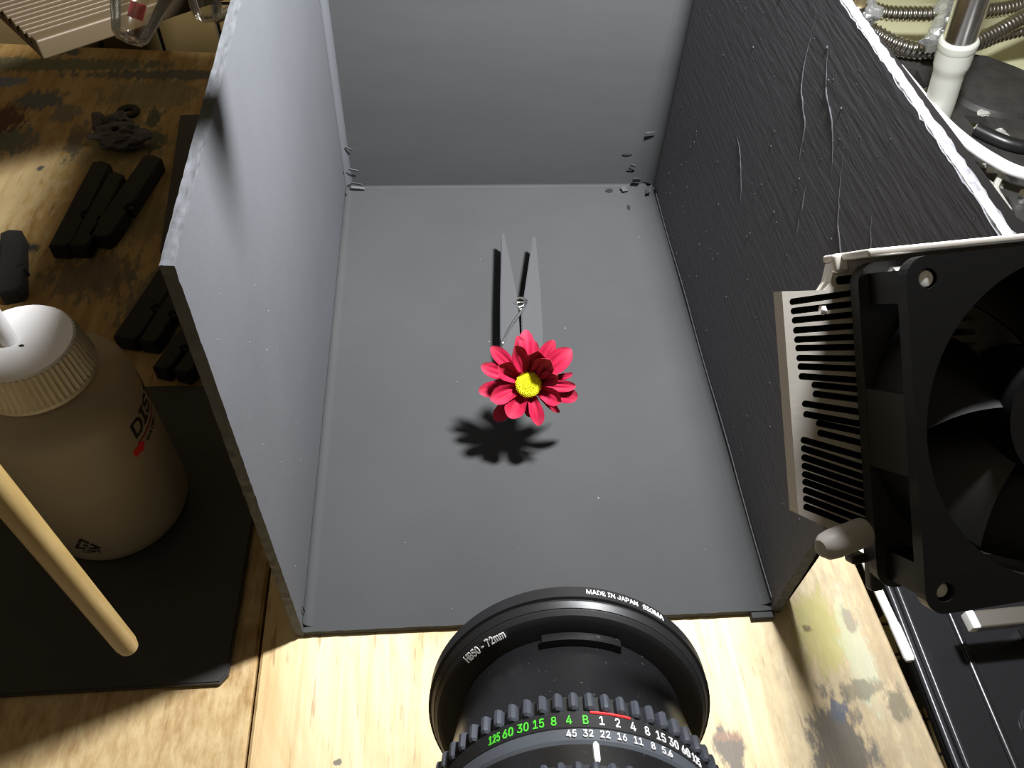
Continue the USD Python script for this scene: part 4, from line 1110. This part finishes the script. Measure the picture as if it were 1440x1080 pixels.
for k, (u, v, s) in enumerate([(1383, 160, 0.006), (1378, 182, 0.0055), (1405, 186, 0.004), (1410, 192, 0.004), (1396, 270, 0.0050), (1401, 262, 0.0045), (1404, 283, 0.004), (1408, 291, 0.004), (1384, 258, 0.005), (1381, 235, 0.003), (1304, 128, 0.004)]):
    q = ongz(u, v)
    obj("glue_blob", lump((q[0], q[1], gz + 0.0008), (s * 0.9, s * 0.6, 0.0022), k, 2, 0.7, 2.2), M_glue, gr)
sh = []
strip = tube(catmull([(*ongz(1386, 246), gz + 0.004), (*ongz(1399, 258), gz + 0.010), (*ongz(1395, 272), gz + 0.005), (*ongz(1405, 285), gz + 0.003), (*ongz(1417, 300), gz + 0.002)], 6), 0.0022, 8)
obj("glue_string", strip, M_glue, gr)
for x, y in ((0.36, 0.32), (0.56, 0.32), (0.46, 0.52)):
    obj("leg", cyl((x, y, FLZ), (x, y, gz - 0.029), 0.012), M_alud, gr)
ws = thing("white_saucer", "white rounded plastic dish at the foot of the grille, behind the bracket top", "dish", (0.30, 0.33, gz))
q = ongz(1432, 352)
obj("dish", lathe([(0, 0.0), (0.012, 0.0), (0.018, 0.004), (0.020, 0.009), (0.0185, 0.009), (0.016, 0.0050), (0, 0.003)], 36, frame(V(q[0] + 0.004, q[1] - 0.006, gz + 0.0002), V(1, 0, 0), V(0, 1, 0), V(0, 0, 1))), M_whitep, ws)
bit = thing("brass_fitting", "small brass and steel fitting lying on the grille at the right edge", "fitting", (0.42, 0.44, gz))
q = ongz(1439, 282)
for k, dx in enumerate((0, 0.010)):
    obj("nut", lathe([(0.0022, 0), (0.0052, 0), (0.0056, 0.002), (0.0052, 0.0055), (0.0022, 0.0055), (0.0022, 0)], 6 if k else 20, frame(V(q[0] + dx * 0.9, q[1] + dx * 0.8, gz + 0.0002), V(1, 0, 0), V(0, 1, 0), V(0, 0, 1))), (M_chrome, M_brass)[k], bit, smooth=25)

# cables
wcab = obj("white_cable", tube(catmull([pix(1262, 96, 0.60), pix(1284, 122, 0.60), pix(1309, 152, 0.59), pix(1345, 188, 0.575), pix(1392, 222, 0.555), pix(1446, 246, 0.545), pix(1560, 270, 0.56), V(0.62, 0.42, gz + 0.0075)], 10), 0.0040, 16), M_whitep)
tag(wcab, "thick white cable curving over the black grille at the right", "cable")
bcab = obj("black_cable", tube(catmull([(*ongz(1368, 190), gz + 0.0052), (*ongz(1395, 203), gz + 0.0052), (*ongz(1420, 212), gz + 0.0052), (*ongz(1450, 216), gz + 0.0052), (*ongz(1540, 216), gz + 0.0052)], 8), 0.0048, 14), M_cable)
tag(bcab, "black cable lying on the grille beside the white cable", "cable")

# basin
basin = thing("cream_basin", "cream enamelled basin beyond the grille at upper right", "basin", (0.65, 0.90, FLZ))


def rrect(x0, y0, x1, y1, r, n=10):
    c = [(x1 - r, y1 - r, 0), (x0 + r, y1 - r, 90), (x0 + r, y0 + r, 180), (x1 - r, y0 + r, 270)]
    return np.array([(cx + r * math.cos(math.radians(a0 + 90 * t / n)), cy + r * math.sin(math.radians(a0 + 90 * t / n))) for cx, cy, a0 in c for t in range(n + 1)])


lay = [(0.0, 0.0, -0.30), (0.0, 0.0, -0.045), (0.004, 0.004, -0.034), (0.012, 0.012, -0.030), (0.030, 0.150, -0.031), (0.040, 0.165, -0.040), (0.055, 0.185, -0.11), (0.085, 0.21, -0.185), (0.125, 0.24, -0.205)]
ring0 = []
for inx, iny, z in lay:
    r = rrect(0.262 + inx, 0.634 + iny, 1.15 - inx, 1.20 - iny, 0.10)
    ring0.append(np.c_[r, np.full(len(r), z)])
nv = len(ring0[0])
vv = np.vstack(ring0 + [np.array([[0.7, 0.92, -0.207]])])
ff = []
for i in range(len(lay) - 1):
    for j in range(nv):
        a, b = i * nv + j, i * nv + (j + 1) % nv
        ff += [(a, b, b + nv), (a, b + nv, a + nv)]
for j in range(nv):
    ff.append(((len(lay) - 1) * nv + j, (len(lay) - 1) * nv + (j + 1) % nv, len(vv) - 1))
obj("bowl", trimesh.Trimesh(vv, ff, process=False), M_cream, basin, smooth=50)
obj("pedestal", bx((0.45, 0.78, FLZ), (0.95, 1.06, -0.215)), M_cream, basin, smooth=False)


def corrugated(path, r, pitch):
    p = catmull(path, 40)
    s = np.r_[0, np.cumsum(np.linalg.norm(np.diff(p, axis=0), axis=1))]
    n = int(s[-1] / pitch * 6)
    t = np.linspace(0, s[-1], n)
    q = np.stack([np.interp(t, s, p[:, i]) for i in range(3)], 1)
    return tube(q, r * (0.90 + 0.10 * np.cos(t / pitch * 2 * pi)), 18)


HSP = [
    ("shower_hose", [pix(1150, -15, 0.66), pix(1198, 22, 0.66), pix(1225, 42, 0.66), pix(1262, 62, 0.66), pix(1300, 70, 0.66), pix(1350, 66, 0.66), pix(1400, 45, 0.67), pix(1450, 18, 0.68), pix(1600, -60, 0.72)], 0.0064, "bright corrugated chrome hose looping in front, below the foil tape and behind the pipe"),
    ("shower_hose", [pix(1150, -40, 0.70), pix(1225, 12, 0.70), pix(1290, 20, 0.70), pix(1350, 16, 0.70), pix(1400, 14, 0.71), pix(1450, 4, 0.72), pix(1600, -30, 0.75)], 0.0068, "dark corrugated chrome hose running level along the top edge behind the pipe"),
    ("shower_hose", [pix(1190, 62, 0.70), pix(1222, 66, 0.685), pix(1250, 74, 0.68), pix(1290, 80, 0.676), pix(1335, 75, 0.676), pix(1380, 62, 0.685), pix(1430, 46, 0.69), pix(1600, 14, 0.70)], 0.0048, "shadowed corrugated chrome hose just beneath the bright one")]
for nm, pth, r, lb in HSP:
    h = thing(nm, lb, "hose", tuple(pth[3]), group=None)
    obj("hose_body", corrugated(pth, r, 0.0042), M_chromed, h, smooth=True)
ft = thing("foil_tape", "crumpled silver foil tape wrapped upright round the chrome hoses left of the pipe", "tape", tuple(pix(1315, 45, 0.64)))
pts = catmull([pix(1331, 6, 0.645), pix(1330, 25, 0.64), pix(1319, 45, 0.637), pix(1306, 64, 0.636)], 14)
tm_ = tube(pts, 0.0066 + 0.0026 * (meshkit.noise(pts * 160, 3) - 0.5), 24)
tm_.vertices += (meshkit.fbm(tm_.vertices * 220, 3, 4)[:, None] - 0.5) * 0.007 * np.array([1, -1, 1])
obj("wrap", tm_, M_foil, ft, smooth=25)
ft2 = thing("foil_tape", "pale foil tape blob on the hose end beside the right panel's top edge", "tape", tuple(pix(1212, 22, 0.64)))
tm_ = lump((0, 0, 0), (0.0135, 0.011, 0.0105), 8, 4, 0.5, 1.7)
tm_.vertices += pix(1212, 20, 0.64)
obj("wrap", tm_, M_foil, ft2, smooth=25)
ob = thing("brass_nipple", "small tan metal nipple sticking up beside the foil tape blob", "fitting", tuple(pix(1211, 0, 0.62)))
obj("nipple", cyl(pix(1209, 6, 0.625), pix(1216, -14, 0.615), 0.0046, 0.0042), M_brass, ob)
obj("collar", cyl(pix(1208.3, 9.5, 0.6262), pix(1209.5, 5.5, 0.624), 0.0054), M_chrome, ob)

pipe = thing("steel_pipe", "upright polished steel pipe pushed into a milky hose at upper right", "pipe", (0.362, 0.512, gz))
pb_ = pix(1346, 66, 0.56)
pd = unit(V(-0.17, -0.02, 1))
xx, yy, zz_ = axes(pd)
MP = frame(pb_, xx, yy, zz_)
obj("tube", lathe([(0, -0.009), (0.0107, -0.009), (0.0107, 0.16), (0.0119, 0.165), (0.0119, 0.175), (0.0107, 0.178), (0.0107, 0.30), (0, 0.30)], 40, MP), M_chrome, pipe)
obj("collar", lathe([(0.0107, -0.001), (0.0123, -0.001), (0.0129, 0.001), (0.0129, 0.0045), (0.0120, 0.006), (0.0107, 0.006), (0.0107, -0.001)], 40, MP), M_hose, pipe)
hp = catmull([pb_ + pd * 0.001, pb_ - pd * 0.010, pb_ - pd * 0.024, pb_ - pd * 0.040 + V(0.0005, 0, 0), pb_ - pd * 0.0585 + V(-0.001, -0.002, 0)], 8)
tt = np.linspace(0, 1, len(hp))
obj("hose", tube(hp, np.interp(tt, [0, 0.30, 0.42, 1], [0.0123, 0.0120, 0.0104, 0.0104]), 32), M_hose, pipe)
